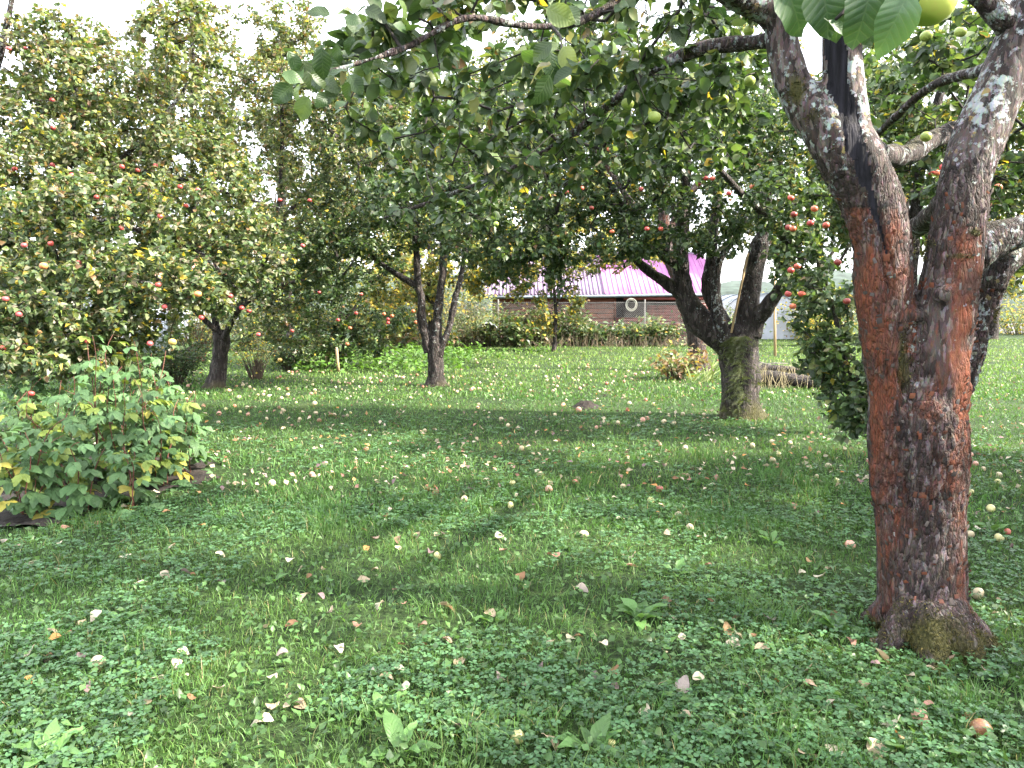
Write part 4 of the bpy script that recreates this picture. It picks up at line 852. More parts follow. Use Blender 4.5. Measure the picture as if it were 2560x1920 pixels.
simple_tree('fruit_tree', 'pale olive fruit tree merging with the crowns at far left', 190, 16.5, 5.2, [pb(150, 470, 16.5, 220, 130, 1.6, 150), pb(300, 360, 16.5, 160, 130, 1.5, 90), pb(60, 620, 16, 150, 110, 1.4, 70), pb(330, 620, 16.5, 160, 90, 1.4, 70), pb(280, 220, 16.5, 150, 130, 1.3, 70), pb(80, 300, 16.5, 110, 120, 1.2, 50)], 19000, W_TOP, 33, L=(.075, .13), r=.12)
simple_tree('fruit_tree', 'pale yellow-olive fruit tree between the leaning trunk and the three-stemmed tree', 720, 20, 6.2, [pb(640, 430, 20, 200, 140, 1.8, 130), pb(850, 420, 20, 170, 150, 1.8, 120), pb(740, 620, 20, 180, 90, 1.6, 80), pb(760, 250, 20, 130, 140, 1.4, 60), pb(620, 230, 20, 140, 130, 1.4, 60), pb(880, 220, 20, 120, 120, 1.3, 50)], 18000, W_TOP, 34, L=(.09, .15), r=.13)
# unseen orchard trees added beside the viewer to shade the near lawn
SH = 'unseen trees added to shade the near lawn'
def shade_tree(x, y, h, rr, seed, label, n=8000):
    b = np.array([x, y, 0.]); simple_tree('apple_tree', label, None, y, h, [(b + [0, 0, h * .62], (rr, rr, h * .30), 150), (b + [rr * .5, .4, h * .5], (rr * .7, rr * .7, h * .22), 70), (b + [-rr * .5, -.5, h * .55], (rr * .7, rr * .7, h * .25), 70)], n, W_GREEN, seed, L=(.13, .20), r=.15, group=SH, X=x)
shade_tree(7.4, 1.4, 5.6, 2.4, 41, 'unseen orchard tree added for shade beside the viewer')
shade_tree(7.8, 5.2, 5.4, 2.0, 42, 'unseen orchard tree added for shade beyond the forked trunk', 6500)
shade_tree(10.5, 3.6, 6.8, 2.6, 43, 'taller unseen orchard tree added for shade farther to the side', 6500)

# ------------------------------------------------------------------ the shed, fence and things beyond
def prism_quad(mb, a, b, c, d, t):
    """slab with top corners a b c d (counter-clockwise) and thickness vector t"""
    P = np.array([a, b, c, d]); mb.add(np.concatenate([P, P - t]), [[0, 1, 2, 3], [7, 6, 5, 4], [0, 4, 5, 1], [1, 5, 6, 2], [2, 6, 7, 3], [3, 7, 4, 0]])
def corrugated(mb, p0, ux, uy, w, h, pitch, amp, th=.008, trap=False, per=8):
    """sheet from p0 along ux (across the waves) and uy (along them)"""
    ux = nrm(np.array(ux, float)); uy = nrm(np.array(uy, float)); un = np.cross(ux, uy)
    n = max(2, int(w / pitch * per)); x = np.linspace(0, w, n + 1)
    if trap: q = (x / pitch) % 1; z = np.where(q < .2, amp * np.clip(np.minimum(q, .2 - q) / .05, 0, 1), 0)
    else: z = amp * np.sin(2 * np.pi * x / pitch)
    top0 = p0 + x[:, None] * ux + z[:, None] * un; top1 = top0 + uy * h; V = np.concatenate([top0, top1, top0 - un * th, top1 - un * th]); m = n + 1
    i = np.arange(n); Q = np.concatenate([np.stack([i, i + 1, m + i + 1, m + i], 1), np.stack([2*m + i, 3*m + i, 3*m + i + 1, 2*m + i + 1], 1), np.stack([i, 2*m + i, 2*m + i + 1, i + 1], 1), np.stack([m + i, m + i + 1, 3*m + i + 1, 3*m + i], 1)])
    Q = np.concatenate([Q, [[0, m, 3 * m, 2 * m], [n, 2 * m + n, 3 * m + n, m + n]]])
    mb.add(V, Q)
SD = 31.0
def shed():
    x0 = at(1212, 735, SD)[0]; x1 = at(1800, 735, SD)[0]; ze = at(1300, 737, SD)[2]; ridge_y = SD + 3.1; zr = at(1300, 636, ridge_y)[2]
    root = thing('shed', 'long low shed with mauve and pink corrugated roof behind the wire fence', 'shed', ((x0 + x1) / 2, SD + 2, 0))
    up = np.array([0, ridge_y - SD, zr - ze]); L = np.linalg.norm(up); uy = up / L
    xs = at(1512, 735, SD)[0]; w = 1.12; x = x0; k = 0
    # two courses of slate sheets on the left, long metal sheets on the right
    while x < xs - .05:
        ww = min(w, xs - x)
        for c in range(2):
            mb = MB(); corrugated(mb, np.array([x - .03, SD, ze]) + uy * (L * .5 - .06) * c + np.array([0, 0, .016 * c + .004 * (k % 2)]), (1, 0, 0), uy, ww + .04, L * .5 + .06, .15, .026)
            mb.build('roof_sheet', M['slate'], root, smooth=False)
        x += ww; k += 1
    k = 0
    while x < x1 - .05:
        ww = min(1.10, x1 - x); mb = MB(); corrugated(mb, np.array([x - .01, SD - .02, ze + .03 + .004 * (k % 2)]), (1, 0, 0), uy, ww + .02, L + .04, .20, .028, trap=True, per=20)
        mb.build('roof_sheet', M['pink'], root); x += ww; k += 1
    # back slope, ridge cap
    mb = MB(); dn = np.array([0, ridge_y - SD, -(zr - ze)]); corrugated(mb, np.array([x1, ridge_y, zr - .01]) + dn, (-1, 0, 0), -dn, x1 - x0, L, .15, .02, per=4); mb.build('back_roof', M['slate'], root)
    mb = MB(); mb.tube([(x0 - .05, ridge_y, zr + .03), (x1 + .05, ridge_y, zr + .03)], .07, 8); mb.build('ridge_cap', M['slate'], root)
    wy = SD + .45; zt = ze + .10
    mb = MB(); mb.box((x0 + .3, wy + .05, 0), (x1 - .2, wy + 5, zt + .02)); mb.build('wall', M['darkwall'], root)
    for X, sg in ((x0 + .3, 1), (x1 - .2, -1)):
        mb = MB(); mb.add([(X, wy + .05, zt), (X, wy + 5, zt), (X, ridge_y, zr - .15), (X + .05 * sg, wy + .05, zt), (X + .05 * sg, wy + 5, zt), (X + .05 * sg, ridge_y, zr - .15)], [[0, 1, 4, 3], [1, 2, 5, 4], [2, 0, 3, 5]], [[0, 2, 1], [3, 4, 5]]); mb.build('gable', M['brownboard'], root)
    # brown boards left of the opening, red corrugated tin right of it
    xa, xb = x0 + .3, at(1535, 780, wy)[0]; nb = 8; hb = (zt - .25) / nb
    for i in range(nb):
        for (u, v) in ((xa, (xa + xb) / 2 - .02), ((xa + xb) / 2, xb)):
            mb = MB(); mb.box((u, wy - .012 - .006 * (i % 2), .05 + i * hb), (v, wy + .045, .05 + (i + 1) * hb - .025)); mb.build('board', M['brownboard'], root)
    xc = at(1700, 780, wy)[0]; xd = x1 - .2
    for i, (u, v, z0, z1) in enumerate(((xb + .05, (xb + xc) / 2, .05, .95), ((xb + xc) / 2, xc, .05, 1.45), (xc, xd, .05, 1.55))):
        mb = MB(); corrugated(mb, np.array([v, wy - .03 - .01 * i, z0]), (0, 0, 1), (-1, 0, 0), z1 - z0, v - u, .125, .022); mb.build('wall_sheet', M['redtin'], root)
    mb = MB(); mb.box((xb - .02, wy - .03, .95), (xb + .08, wy + .04, zt - .2)); mb.build('window_post', M['brownboard'], root)
    # gutter, red eave strip, fascia
    g0, g1 = at(1490, 728, SD - .06)[0], at(1700, 720, SD - .06)[0]
    mb = MB(); mb.tube([(x0 - .1, SD - .08, ze - .10), (at(1300, 735, SD)[0], SD - .08, ze - .09), (g0, SD - .08, ze - .06), (g1, SD - .08, ze + .0), (x1, SD - .08, ze + .02)], .062, 10); mb.build('gutter', M['metal'], root, smooth=True)
    mb = MB(); mb.box((at(1560, 722, SD)[0], SD - .02, ze - .21), (x1, SD + .05, ze - .09)); mb.build('eave_board', M['redtin'], root)
    a = np.array([x0 - .1, SD - .08, ze - .10]); mb = MB(); mb.tube([a, at(1200, 741, SD - .1), at(1181, 746, SD - .1), at(1175, 775, SD - .1), at(1160, 802, SD - .2)], .055, 8); mb.build('downpipe', M['metal'], root, smooth=True)
    return root
shed()

def fence():
    FY = 28.4; xl, xr = at(880, 850, FY)[0], at(1905, 850, FY)[0]; h = 1.55
    root = thing('wire_fence', 'grey chain-link wire fence in front of the shed', 'fence', ((xl + xr) / 2, FY, 0))
    for i, x in enumerate(np.arange(xl, xr + .1, 2.7)):
        mb = MB(); mb.tube([(x, FY + .04, -.2), (x + .02 * math.sin(i * 3), FY + .04, h + .12)], .03, 7); mb.build('post', M['greywood'], root)
    cell = .075; P0 = []; P1 = []
    for sgn in (1, -1):
        for x in np.arange(xl - h, xr + h, cell):
            a = np.array([x, FY, .03]); b = np.array([x + sgn * h, FY, .03 + h])
            for P, Qq in ((a, b),):
                t0, t1 = 0., 1.
                dx = b[0] - a[0]
                ts = sorted(((xl - a[0]) / dx, (xr - a[0]) / dx)); t0 = max(0, ts[0]); t1 = min(1, ts[1])
                if t1 > t0: P0.append(a + (b - a) * t0); P1.append(a + (b - a) * t1)
    n = len(P0); V, Q = segs_mesh(np.array(P0), np.array(P1), np.full(n, .0022), np.full(n, .0022), 3); part('wire_mesh', V, Q, M['wire'], root, kind='stuff')
    for z in (.05, .8, h):
        mb = MB(); mb.tube([(xl, FY - .006, z), (xr, FY - .006, z)], .004, 4); mb.build('line_wire', M['wire'], root)
    # pale hose coil hung on the wire
    c = at(1578, 762, FY - .06); mb = MB(); th = np.linspace(0, 2 * np.pi * 4, 120); rr = .17 + .035 * np.sin(th * .37 + 1) 
    mb.tube(np.stack([c[0] + rr * np.cos(th), c[1] - .02 + .04 * np.sin(th * .9) , c[2] + rr * 1.15 * np.sin(th)], 1), .012, 6); o = mb.build('hose_coil', M['hose'], smooth=True)
    tag(o, 'pale coil of hose hanging on the wire fence by the shed', 'hose')
fence()

def polytunnel():
    y = 33; c = at(1925, 740, y); root = thing('polytunnel', 'white film polytunnel showing between the tree stems', 'greenhouse', (c[0], y, 0)); r = 1.35; n = 14
    th = np.linspace(0, np.pi, n); ys = np.linspace(y, y + 7, 8)
    V = np.array([[c[0] + r * 1.2 * math.cos(t), yy, max(.0, 1.95 * math.sin(t) ** .8)] for yy in ys for t in th]); i = np.arange(7)[:, None] * n; j = np.arange(n - 1)[None]
    Q = np.stack([i + j, i + n + j, i + n + j + 1, i + j + 1], -1).reshape(-1, 4); Vo = np.concatenate([V, V * [1, 1, .985]]); Q2 = Q[:, ::-1] + len(V)
    part('film', Vo, np.concatenate([Q, Q2]), M['white'], root, smooth=True)
    f = np.array([[c[0] + r * 1.2 * math.cos(t), y + .02, max(0, 1.95 * math.sin(t) ** .8)] for t in th] + [[c[0], y + .02, 0]]); part('end_panel', np.concatenate([f, f + [0, .02, 0]]), np.array([[n, k, k + 1] for k in range(n - 1)] + [[2 * n + 1, n + 2 + k, n + 1 + k] for k in range(n - 1)]), M['white'], root)
    for yy in ys[::2]:
        mb = MB(); mb.tube([(c[0] + r * 1.22 * math.cos(t), yy, 1.97 * math.sin(t) ** .8) for t in th], .02, 6); mb.build('rib', M['metal'], root)
polytunnel()
def sheet_fence():
    y = 23.5; x0, x1 = at(300, 800, y)[0], at(470, 800, y)[0]; zt = at(380, 783, y)[2]; zt = max(zt, 1.2)
    root = thing('sheet_fence', 'white ribbed sheet fence glimpsed behind the dark bush', 'fence', ((x0 + x1) / 2, y, 0)); w = (x1 - x0) / 3
    for k in range(3):
        mb = MB(); corrugated(mb, np.array([x0 + k * w, y - .004 * k, .02]), (1, 0, 0), (0, 0, 1), w + .02, zt + .1 * (k == 1), .12, .016, th=.01); mb.build('sheet', M['white'], root)
    for x in (x0 + .1, x0 + (x1 - x0) * .72):
        mb = MB(); mb.box((x, y - .09, -.1), (x + .07, y - .03, zt + .18)); mb.build('post', M['greywood'], root)
sheet_fence()
def house():
    y = 44; xa, xb = at(40, 700, y)[0], at(470, 700, y)[0]; root = thing('house', 'white-walled house with reddish roof glimpsed through the left crowns', 'house', ((xa + xb) / 2, y, 0)); h = 2.7; ym = y + 4
    mb = MB(); mb.box((xa, y, 0), (xb, y + 8, h)); mb.build('wall', M['white'], root)
    rf = mat_plain('tile_red_roof', (.36, .17, .12), .8, 4, .25, .2); mb = MB(); prism_quad(mb, (xa - .3, y - .4, h - .1), (xb + .3, y - .4, h - .1), (xb + .3, ym, h + 1.6), (xa - .3, ym, h + 1.6), np.array([0, 0, .12])); prism_quad(mb, (xb + .3, y + 8.4, h - .1), (xa - .3, y + 8.4, h - .1), (xa - .3, ym, h + 1.6), (xb + .3, ym, h + 1.6), np.array([0, 0, .12])); r = mb.build('roof', rf, root)
    mb = MB(); mb.box((xa + 3, ym - .3, h + 1.0), (xa + 3.6, ym + .3, h + 2.3)); mb.build('chimney', M['brownboard'], root, parent=r)
    for k in range(3):
        X = xa + 1.6 + k * 2.7; mb = MB(); mb.box((X, y - .04, 1.0), (X + 1.1, y + .02, 2.2)); w = mb.build('window', M['black'], root); mb = MB()
        for (a, b, c, d) in ((X - .06, 1.0 - .06, X, 2.26), (X + 1.1, .94, X + 1.16, 2.26), (X, 2.2, X + 1.1, 2.26), (X, .94, X + 1.1, 1.0), (X + .53, 1.0, X + .57, 2.2)): mb.box((a, y - .07, b), (c, y - .001, d))
        mb.build('frame', M['white'], root, parent=w)
house()
def far_hill():
    th = np.linspace(R_(20), R_(160), 120); r = 190; V = []
    for k, (rr, f) in enumerate(((r, 0), (r + 5, .55), (r + 20, 1.0), (r + 80, 1.15))):
        for t in th:
            hgt = f * (5 + 5 * vnoise(np.array([[t * 6, 0, 3.]]), 2)[0] + 3.5 * vnoise(np.array([[t * 90, k, 1.]]), 5)[0] + 6 * max(0, (t - 1.57)))
            V.append((rr * math.cos(t), rr * math.sin(t), hgt if k else 0))
    n = 120; i = np.arange(3)[:, None] * n; j = np.arange(n - 1)[None]; Q = np.stack([i + j + 1, i + j, i + n + j, i + n + j + 1], -1).reshape(-1, 4)
    o = obj('hills', new_mesh('hills', np.array(V), Q, smooth=True), mat_plain('far_wood', (.045, .062, .05), .95, .4, .5, .5)); o['kind'] = 'structure'; o['label'] = 'low wooded hill on the skyline'
far_hill()

def stake(label, p0, p1, w, mat='wood', cat='stake'):
    p0, p1 = np.array(p0), np.array(p1); d = nrm(p1 - p0); s = nrm(np.cross(d, [0, 1, 0])); q = np.cross(s, d); mb = MB(); V = []
    for f, p in ((1, p0), (1, p0 + (p1 - p0) * .5 + s * w * .1), (.95, p1 - d * w * .8), (.5, p1)): V += [p + (s * a + q * b) * w * .5 * f for a, b in ((-1, -1), (1, -1), (1, 1), (-1, 1))]
    Q = [[4 * k + j, 4 * k + (j + 1) % 4, 4 * k + 4 + (j + 1) % 4, 4 * k + 4 + j] for k in range(3) for j in range(4)] + [[3, 2, 1, 0], [12, 13, 14, 15]]
    mb.add(np.array(V), Q); return tag(mb.build('stake', M[mat], loc=p0), label, cat)
g = gr(848, 930); stake('pale thin wooden stake driven in beside the bushy apple tree', g - [0, 0, .1], at(841, 868, g[1]), .055)
g = gr(812, 915); stake('weathered orange-brown stake half hidden under the bushy apple tree', g - [0, 0, .1], at(838, 815, g[1] - .1), .10)
g = gr(1938, 890); stake('tall thin pole standing on the far lawn right of the mossy tree', g - [0, 0, .1], at(1937, 690, g[1]), .06)
stake('long yellowish stick leaning in the fork of the mossy tree', at(1828, 832, MIDR - .2), at(1871, 632, MIDR - .12), .024)
g = gr(940, 870); stake('white board leaning on the weeds by the fence, upper one', at(946, 868, 26.5), at(925, 838, 26.6), .07, 'white', 'board'); stake('white board leaning on the weeds by the fence, lower one', at(951, 867, 26.3), at(934, 845, 26.4), .06, 'white', 'board')

def covered_frame():
    y = 26.8; c = at(1218, 830, y); root = thing('covered_frame', 'white sheet draped on a small black frame among the fence weeds', 'frame', (c[0], y, 0)); n = 12
    xs = np.linspace(-.34, .34, n); V = []
    for yy in (0, .25, .5):
        for x in xs: V.append((c[0] + x, y + yy, .60 + .26 * math.cos(x * 3.6) + .03 * math.sin(x * 31 + yy * 9)))
    V = np.array(V); i = np.arange(2)[:, None] * n; j = np.arange(n - 1)[None]; Q = np.stack([i + j, i + j + 1, i + n + j + 1, i + n + j], -1).reshape(-1, 4)
    part('sheet', np.concatenate([V, V - [0, 0, .012]]), np.concatenate([Q, Q[:, ::-1] + len(V)]), M['white'], root, smooth=True)
    mb = MB()
    for yy in (.05, .45): mb.tube([(c[0] - .10, y + yy, 0), (c[0] - .10, y + yy, .74), (c[0] - .07, y + yy, .79), (c[0] + .07, y + yy, .79), (c[0] + .10, y + yy, .74), (c[0] + .10, y + yy, 0)], .02, 6)
    mb.build('black_frame', M['black'], root)
covered_frame()
def log_pile():
    g = gr(1930, 968); root = thing('log', 'old grey log with dry grass lying behind the mossy tree', 'log', g)
    V, F, C, _, _ = limb_mesh([g + [-.35, .35, .18], g + [0, .15, .16], g + [.45, -.1, .13], g + [.75, -.3, .10]], [.12, .13, .12, .09], 14, .05, .03, g, 90, moss=.4, lichen=.5, mossbase=0); part('stem', V, F, M['bark'], root, C, True, 'Mask')
    V, F, C, _, _ = limb_mesh([g + [-.2, .5, .30], g + [.3, .45, .30], g + [.9, .2, .24]], [.06, .07, .05], 10, .05, .02, g, 91, moss=.3, lichen=.6, mossbase=0); part('branch', V, F, M['bark'], root, C, True, 'Mask')
    r = np.random.default_rng(8); P = g + np.c_[r.uniform(-.5, .9, 260), r.uniform(-.4, .7, 260), np.zeros(260)]; tip = P + np.c_[r.normal(0, .15, (260, 2)), r.uniform(.15, .5, 260)]
    V, Q = segs_mesh(P, tip, np.full(260, .004), np.full(260, .001), 3); part('dry_grass', V, Q, M['attr'], root, np.repeat(np.array([(.40, .34, .20)]) * r.uniform(.5, 1.1, (260, 1)), 6, 0), kind='stuff')
log_pile()
def brush():
    g = gr(1935, 955) + [.1, .2, 0]; root = thing('brush_pile', 'loose pile of thin grey brushwood behind the mossy tree', 'brushwood', g); r = np.random.default_rng(18)
    for k in range(46):
        a = r.normal(-.25, .5); c = g + np.array([r.normal() * .28, r.normal() * .25, abs(r.normal()) * .14 + .03]); L = r.uniform(.35, .8); dv = np.array([math.cos(a), math.sin(a) * .8, r.normal() * .16]); P, Rr = catmull([c - dv * L * .5, c + [0, 0, r.normal() * .04], c + dv * L * .5], [.012, .010, .004], .2); P[:, 2] = np.maximum(P[:, 2], .01); V, Q, T = tube(P, Rr * r.uniform(.6, 1.5), 5); part('stick', V, [Q, T], M['greywood'], root)
brush()

# ------------------------------------------------------------------ shrubs and tall weeds
def shrub(name, label, b, h, w, nst, nleaf, weights, seed, L=(.04, .07), stemc=(.07, .05, .035), cat='shrub', group=None, dp=None, leaf0=.25, spread=.7, level=1, singles=0, droop=.3):
    global rng
    rng = np.random.default_rng(seed); b = np.array(b, float); root = thing(name, label, cat, b, group); dp = dp or w
    S0 = []; S1 = []; R0 = []; R1 = []; pts = []
    for k in range(nst):
        a = rng.uniform(0, 2 * np.pi); q = math.sqrt(rng.uniform(0, 1)); tip = b + np.array([math.cos(a) * w * q, math.sin(a) * dp * q, h * rng.uniform(.65, 1) * (1 - .25 * q)]); st = b + np.array([math.cos(a) * w * q * .25, math.sin(a) * dp * q * .25, -.02])
        bend = np.array([math.cos(a) * w * q * .3, math.sin(a) * dp * q * .3, -h * .05]) * spread; prev = st; n = 6
        for i in range(1, n + 1):
            t = i / n; p = st + (tip - st) * t + bend * math.sin(math.pi * t) * -.6 + rng.normal(size=3) * h * .012; S0.append(prev); S1.append(p); rr = (.011 if h > .7 else .005) * (1.05 - t) + .0015; R0.append(rr * 1.1); R1.append(rr); prev = p
            if t > leaf0: pts.append((p, a))
    V, Q = segs_mesh(np.array(S0), np.array(S1), np.array(R0), np.array(R1), 5); part('stems', V, Q, M['attr'], root, np.tile(stemc, (len(V), 1)) * rng.uniform(.7, 1.2, (len(V), 1)), kind='stuff')
    pp = np.array([p for p, a in pts]); k = rng.integers(0, len(pp), nleaf); P = pp[k] + rng.normal(size=(nleaf, 3)) * [w * .16, dp * .16, h * .07]; P[:, 2] = np.maximum(P[:, 2], .03)
    out = nrm((P - b) * [1, 1, .3] + 1e-6); m, nn, s = leaf_frames(nleaf, out, droop, jit=.6); Ls = rng.uniform(*L, nleaf); Ws = rng.uniform(.5, .7, nleaf); col = palette(nleaf, weights)
    V, T, C = leaves_mesh(P, m, nn, s, Ls, Ws, col, level); part('foliage', V, T, M['leaf'], root, C, kind='stuff'); return root
shrub('currant_bush', 'dark round currant bush between the raspberries and the leaning trunk', gr(430, 960), 1.05, .75, 40, 2600, (6, 6, 3, 1, .2, .1, .2, .2), 60, L=(.05, .08))
shrub('currant_bush', 'thin yellowish shrub with bare fan of stems right of the leaning trunk', gr(640, 948), .95, .5, 34, 420, W_YEL, 61, L=(.04, .07), leaf0=.5)
shrub('shrub', 'low leafy shrub under the bushy apple tree near the stakes', gr(735, 925), .85, .8, 40, 1700, W_GREEN, 62, L=(.06, .10))
shrub('shrub', 'reddish twiggy shrub behind the leaning trunk', gr(485, 905), 1.7, 1.0, 46, 700, W_LEFT, 63, L=(.06, .10), stemc=(.12, .06, .035), leaf0=.3)
shrub('peony_plant', 'autumn-brown leafy plant in front of the reddish trunk', gr(1690, 948), .75, .65, 30, 420, (.2, .4, .8, 1, 1.5, 1.2, 5, 3), 64, L=(.09, .15), cat='plant')
shrub('weeping_shrub', 'tangled grey-green weed thicket at the left end of the shed', at(1190, 860, 27.4) * [1, 1, 0], 1.35, 1.3, 60, 1700, (1, 2, 4, 4, 2, .3, .5, 3), 65, L=(.07, .12))
WG = 'weeds along the wire fence'
fw = [(1000, 1.1, (3, 3, 3, 2, 2, 1, 1.5, 2), 'rusty brown weed clump behind the three-stemmed tree'), (1285, 1.25, (3, 5, 4, 3, 1, .2, .5, 1), 'green leafy weed clump below the left slope of roof'), (1345, 1.4, (1, 2, 2, 3, 2, 1, 3, 3), 'dry tawny weed clump hiding the brown boards'),
      (1420, 1.3, (3, 5, 4, 3, 1, .2, .5, 1), 'leafy green weed clump beside the brown boards'), (1500, 1.0, (3, 4, 4, 3, 1, .2, .8, 1), 'low weed clump under the hose coil'), (1590, 1.2, (3, 5, 4, 3, 1, .3, .5, 1), 'arching leafy weed clump right of the hose coil'), (1655, 1.1, (2, 3, 4, 3, 2, .5, 1, 2), 'weed clump before the red corrugated wall'), (1850, 1.1, W_FAR, 'weed clump seen through the fork of the mossy tree'), (2030, 1.0, W_YEL, 'yellow-green weed clump right of the tall pole'), (2330, .9, W_FAR, 'weed clump far behind the forked trunk')]
for i, (px, h, w, lab) in enumerate(fw):
    b = at(px, 850, 27.6) * [1, 1, 0]; shrub('weed_clump', lab, b, h * (.8 if 1440 < px < 1720 else 1.15), .8, 34, 1100, w, 80 + i, L=(.09, .18), cat='weed', group=WG, dp=.4, stemc=(.16, .12, .075), leaf0=.15)
TH = 'sunlit thickets beyond the lawn'
for i, (px, d, h, w, wt, lab, nl) in enumerate([(950, 27, 2.9, 1.7, W_YEL, 'sunlit yellow thicket left of the three-stemmed tree', 2600), (1075, 29, 3.6, 1.9, W_YEL, 'tall sunlit yellow thicket behind the three-stemmed tree', 3000), (1175, 30.5, 2.6, 1.4, (1, 1, 3, 4, 5, 3, 1, 1), 'yellow-green thicket at the left end of the shed', 2000), (650, 25, 2.4, 2.2, (1, 2, 3, 4, 3, 1, .6, 2), 'olive thicket behind the yellowish bare-stemmed shrub', 2400),
      (250, 24.5, 2.2, 1.6, W_FAR, 'dull green thicket left of the white sheet fence', 1800), (40, 24, 2.0, 1.9, W_LEFT, 'thicket at the left edge behind the raspberries', 1800), (520, 27, 2.6, 1.8, W_YEL, 'yellowing thicket right of the white sheet fence', 2000), (2060, 32, 2.6, 2.6, W_YEL, 'sunlit thicket right of the polytunnel', 2400), (2300, 36, 2.6, 3.2, W_FAR, 'far thicket behind the forked trunk', 2000), (2560, 38, 2.4, 3.4, W_YEL, 'far yellow-green thicket at the right edge', 2200), (1780, 30.5, 1.7, 1.4, W_FAR, 'thicket at the right end of the shed', 1200)]):
    b = np.array([(px - CX) / FPX * d, d, 0]); shrub('thicket', lab, b, h, w, 60, nl, wt, 600 + i, L=(.10, .19), group=TH, stemc=(.10, .085, .06), leaf0=.1)
EL = 'leafy shrubs before the fence'
for i, (px, py, h, w, wt, lab, nl) in enumerate([(1300, 868, 1.25, .6, (2, 4, 5, 3, 1, .2, .3, 1), 'broad-leaved dark shrub below the hanging downpipe end', 420), (1235, 866, .8, .6, (2, 3, 4, 4, 2, .3, .3, 2), 'low shrub before the draped white sheet', 320), (1465, 862, 1.1, .5, (2, 4, 5, 3, 1, .2, .3, 1), 'broad-leaved shrub before the brown boards', 360), (1545, 860, 1.0, .5, (2, 4, 5, 3, 1, .2, .3, 1), 'broad-leaved shrub below the hose coil', 320), (1620, 860, 1.25, .6, (1, 3, 5, 4, 2, .2, .3, 1), 'arching shrub before the red tin wall', 360), (1360, 864, .7, .6, (1, 2, 2, 2, 2, .5, 3, 3), 'dry tawny shrub low before the boards', 360), (1100, 868, .6, .9, (2, 2, 2, 2, 1, .3, 3, 3), 'brown low scrub behind the three-stemmed tree', 420), (990, 872, .55, .7, (2, 2, 1, 1, 1, .3, 4, 2), 'rust-brown scrub beside the leaning white boards', 380)]):
    shrub('leafy_shrub', lab, gr(px, py), h, w, 22, nl, wt, 640 + i, L=(.12, .24), group=EL, stemc=(.13, .10, .06), leaf0=.1)
# small seedling with drooping pinnate leaves in front of the fence
shrub('sapling', 'blue-green sapling with drooping leaves in front of the fence', gr(1400, 862), .95, .35, 12, 260, (1, 3, 4, 3, 1, 0, 0, .5), 95, L=(.10, .17), cat='plant', droop=.8)
def dry_stems():
    r = np.random.default_rng(12); n = 1300; px = r.uniform(900, 1860, n); Y = r.uniform(26.6, 28.2, n); P = np.stack([(px - CX) / FPX * Y, Y, np.zeros(n)], 1)
    h = r.uniform(.15, .5, n) * (.5 + fbm(P * .9, 2, 3)); tip = P + np.c_[r.normal(0, .16, (n, 2)), h]; V, Q = segs_mesh(P, tip, np.full(n, .008), np.full(n, .003), 3)
    c = np.array([(.10, .075, .045), (.055, .04, .028), (.19, .15, .09), (.06, .075, .03)])[r.choice(4, n, p=[.35, .3, .15, .2])]
    o = obj('dry_weeds', new_mesh('dry_weeds', V, Q, np.repeat(c, 6, 0)), M['attr']); tag(o, 'brown mass of dry weed stems along the foot of the fence', 'weeds', kind='stuff')
dry_stems()
def nettle_patch():
    global rng
    rng = np.random.default_rng(14); n = 5200; px = rng.uniform(740, 1420, n); py = 935 - rng.uniform(0, 1, n) ** .8 * 62; P = np.array([gr(a, b) for a, b in zip(px, py)])
    keep = (fbm(P * .8, 3, 5) + (px < 1180) * .14 - np.abs(px - 1000) / 3000) > .50; P = P[keep]; n = len(P); hh = rng.uniform(.03, .30, n) * (.5 + fbm(P * 1.5, 2, 6)); P[:, 2] = hh
    out = nrm(rng.normal(size=(n, 3)) * [1, 1, .1]); m, nn, s = leaf_frames(n, out, .3, jit=.4); V, T, C = leaves_mesh(P, m, nn, s, rng.uniform(.09, .16, n), rng.uniform(.5, .7, n), np.array([(.10, .20, .035)]) * rng.uniform(.55, 1.4, (n, 1)), 1)
    o = obj('nettle_patch', new_mesh('nettle_patch', V, T, C), M['leaf']); tag(o, 'bright green patch of low nettles behind the three-stemmed tree', 'ground cover', kind='stuff')
nettle_patch()
def iris_leaves():
    g = gr(1755, 955); root = thing('grass_clump', 'clump of long strap leaves at the foot of the reddish trunk', 'plant', g); r = np.random.default_rng(15)
    for k in range(22):
        a = r.normal(0, .7); L = r.uniform(.35, .75); d = np.array([math.sin(a), r.normal() * .4, math.cos(a)]); p = g + np.array([r.normal() * .12, r.normal() * .1, 0]); q = []
        for t in np.linspace(0, 1, 6): q.append(p + d * L * t + np.array([math.sin(a) * .3, 0, -.28]) * L * t * t)
        q = np.array(q); w = .014 * np.array([.8, 1, 1, .85, .5, .05]); V = np.concatenate([q - np.c_[w, w * 0, w * 0], q + np.c_[w, w * 0, w * 0]]); F = np.array([[i, 6 + i, 7 + i, i + 1] for i in range(5)])
        part('blade', V, F, M['grass'], root, np.tile(np.array((.20, .24, .09)) * r.uniform(.6, 1.3), (12, 1)))
iris_leaves()

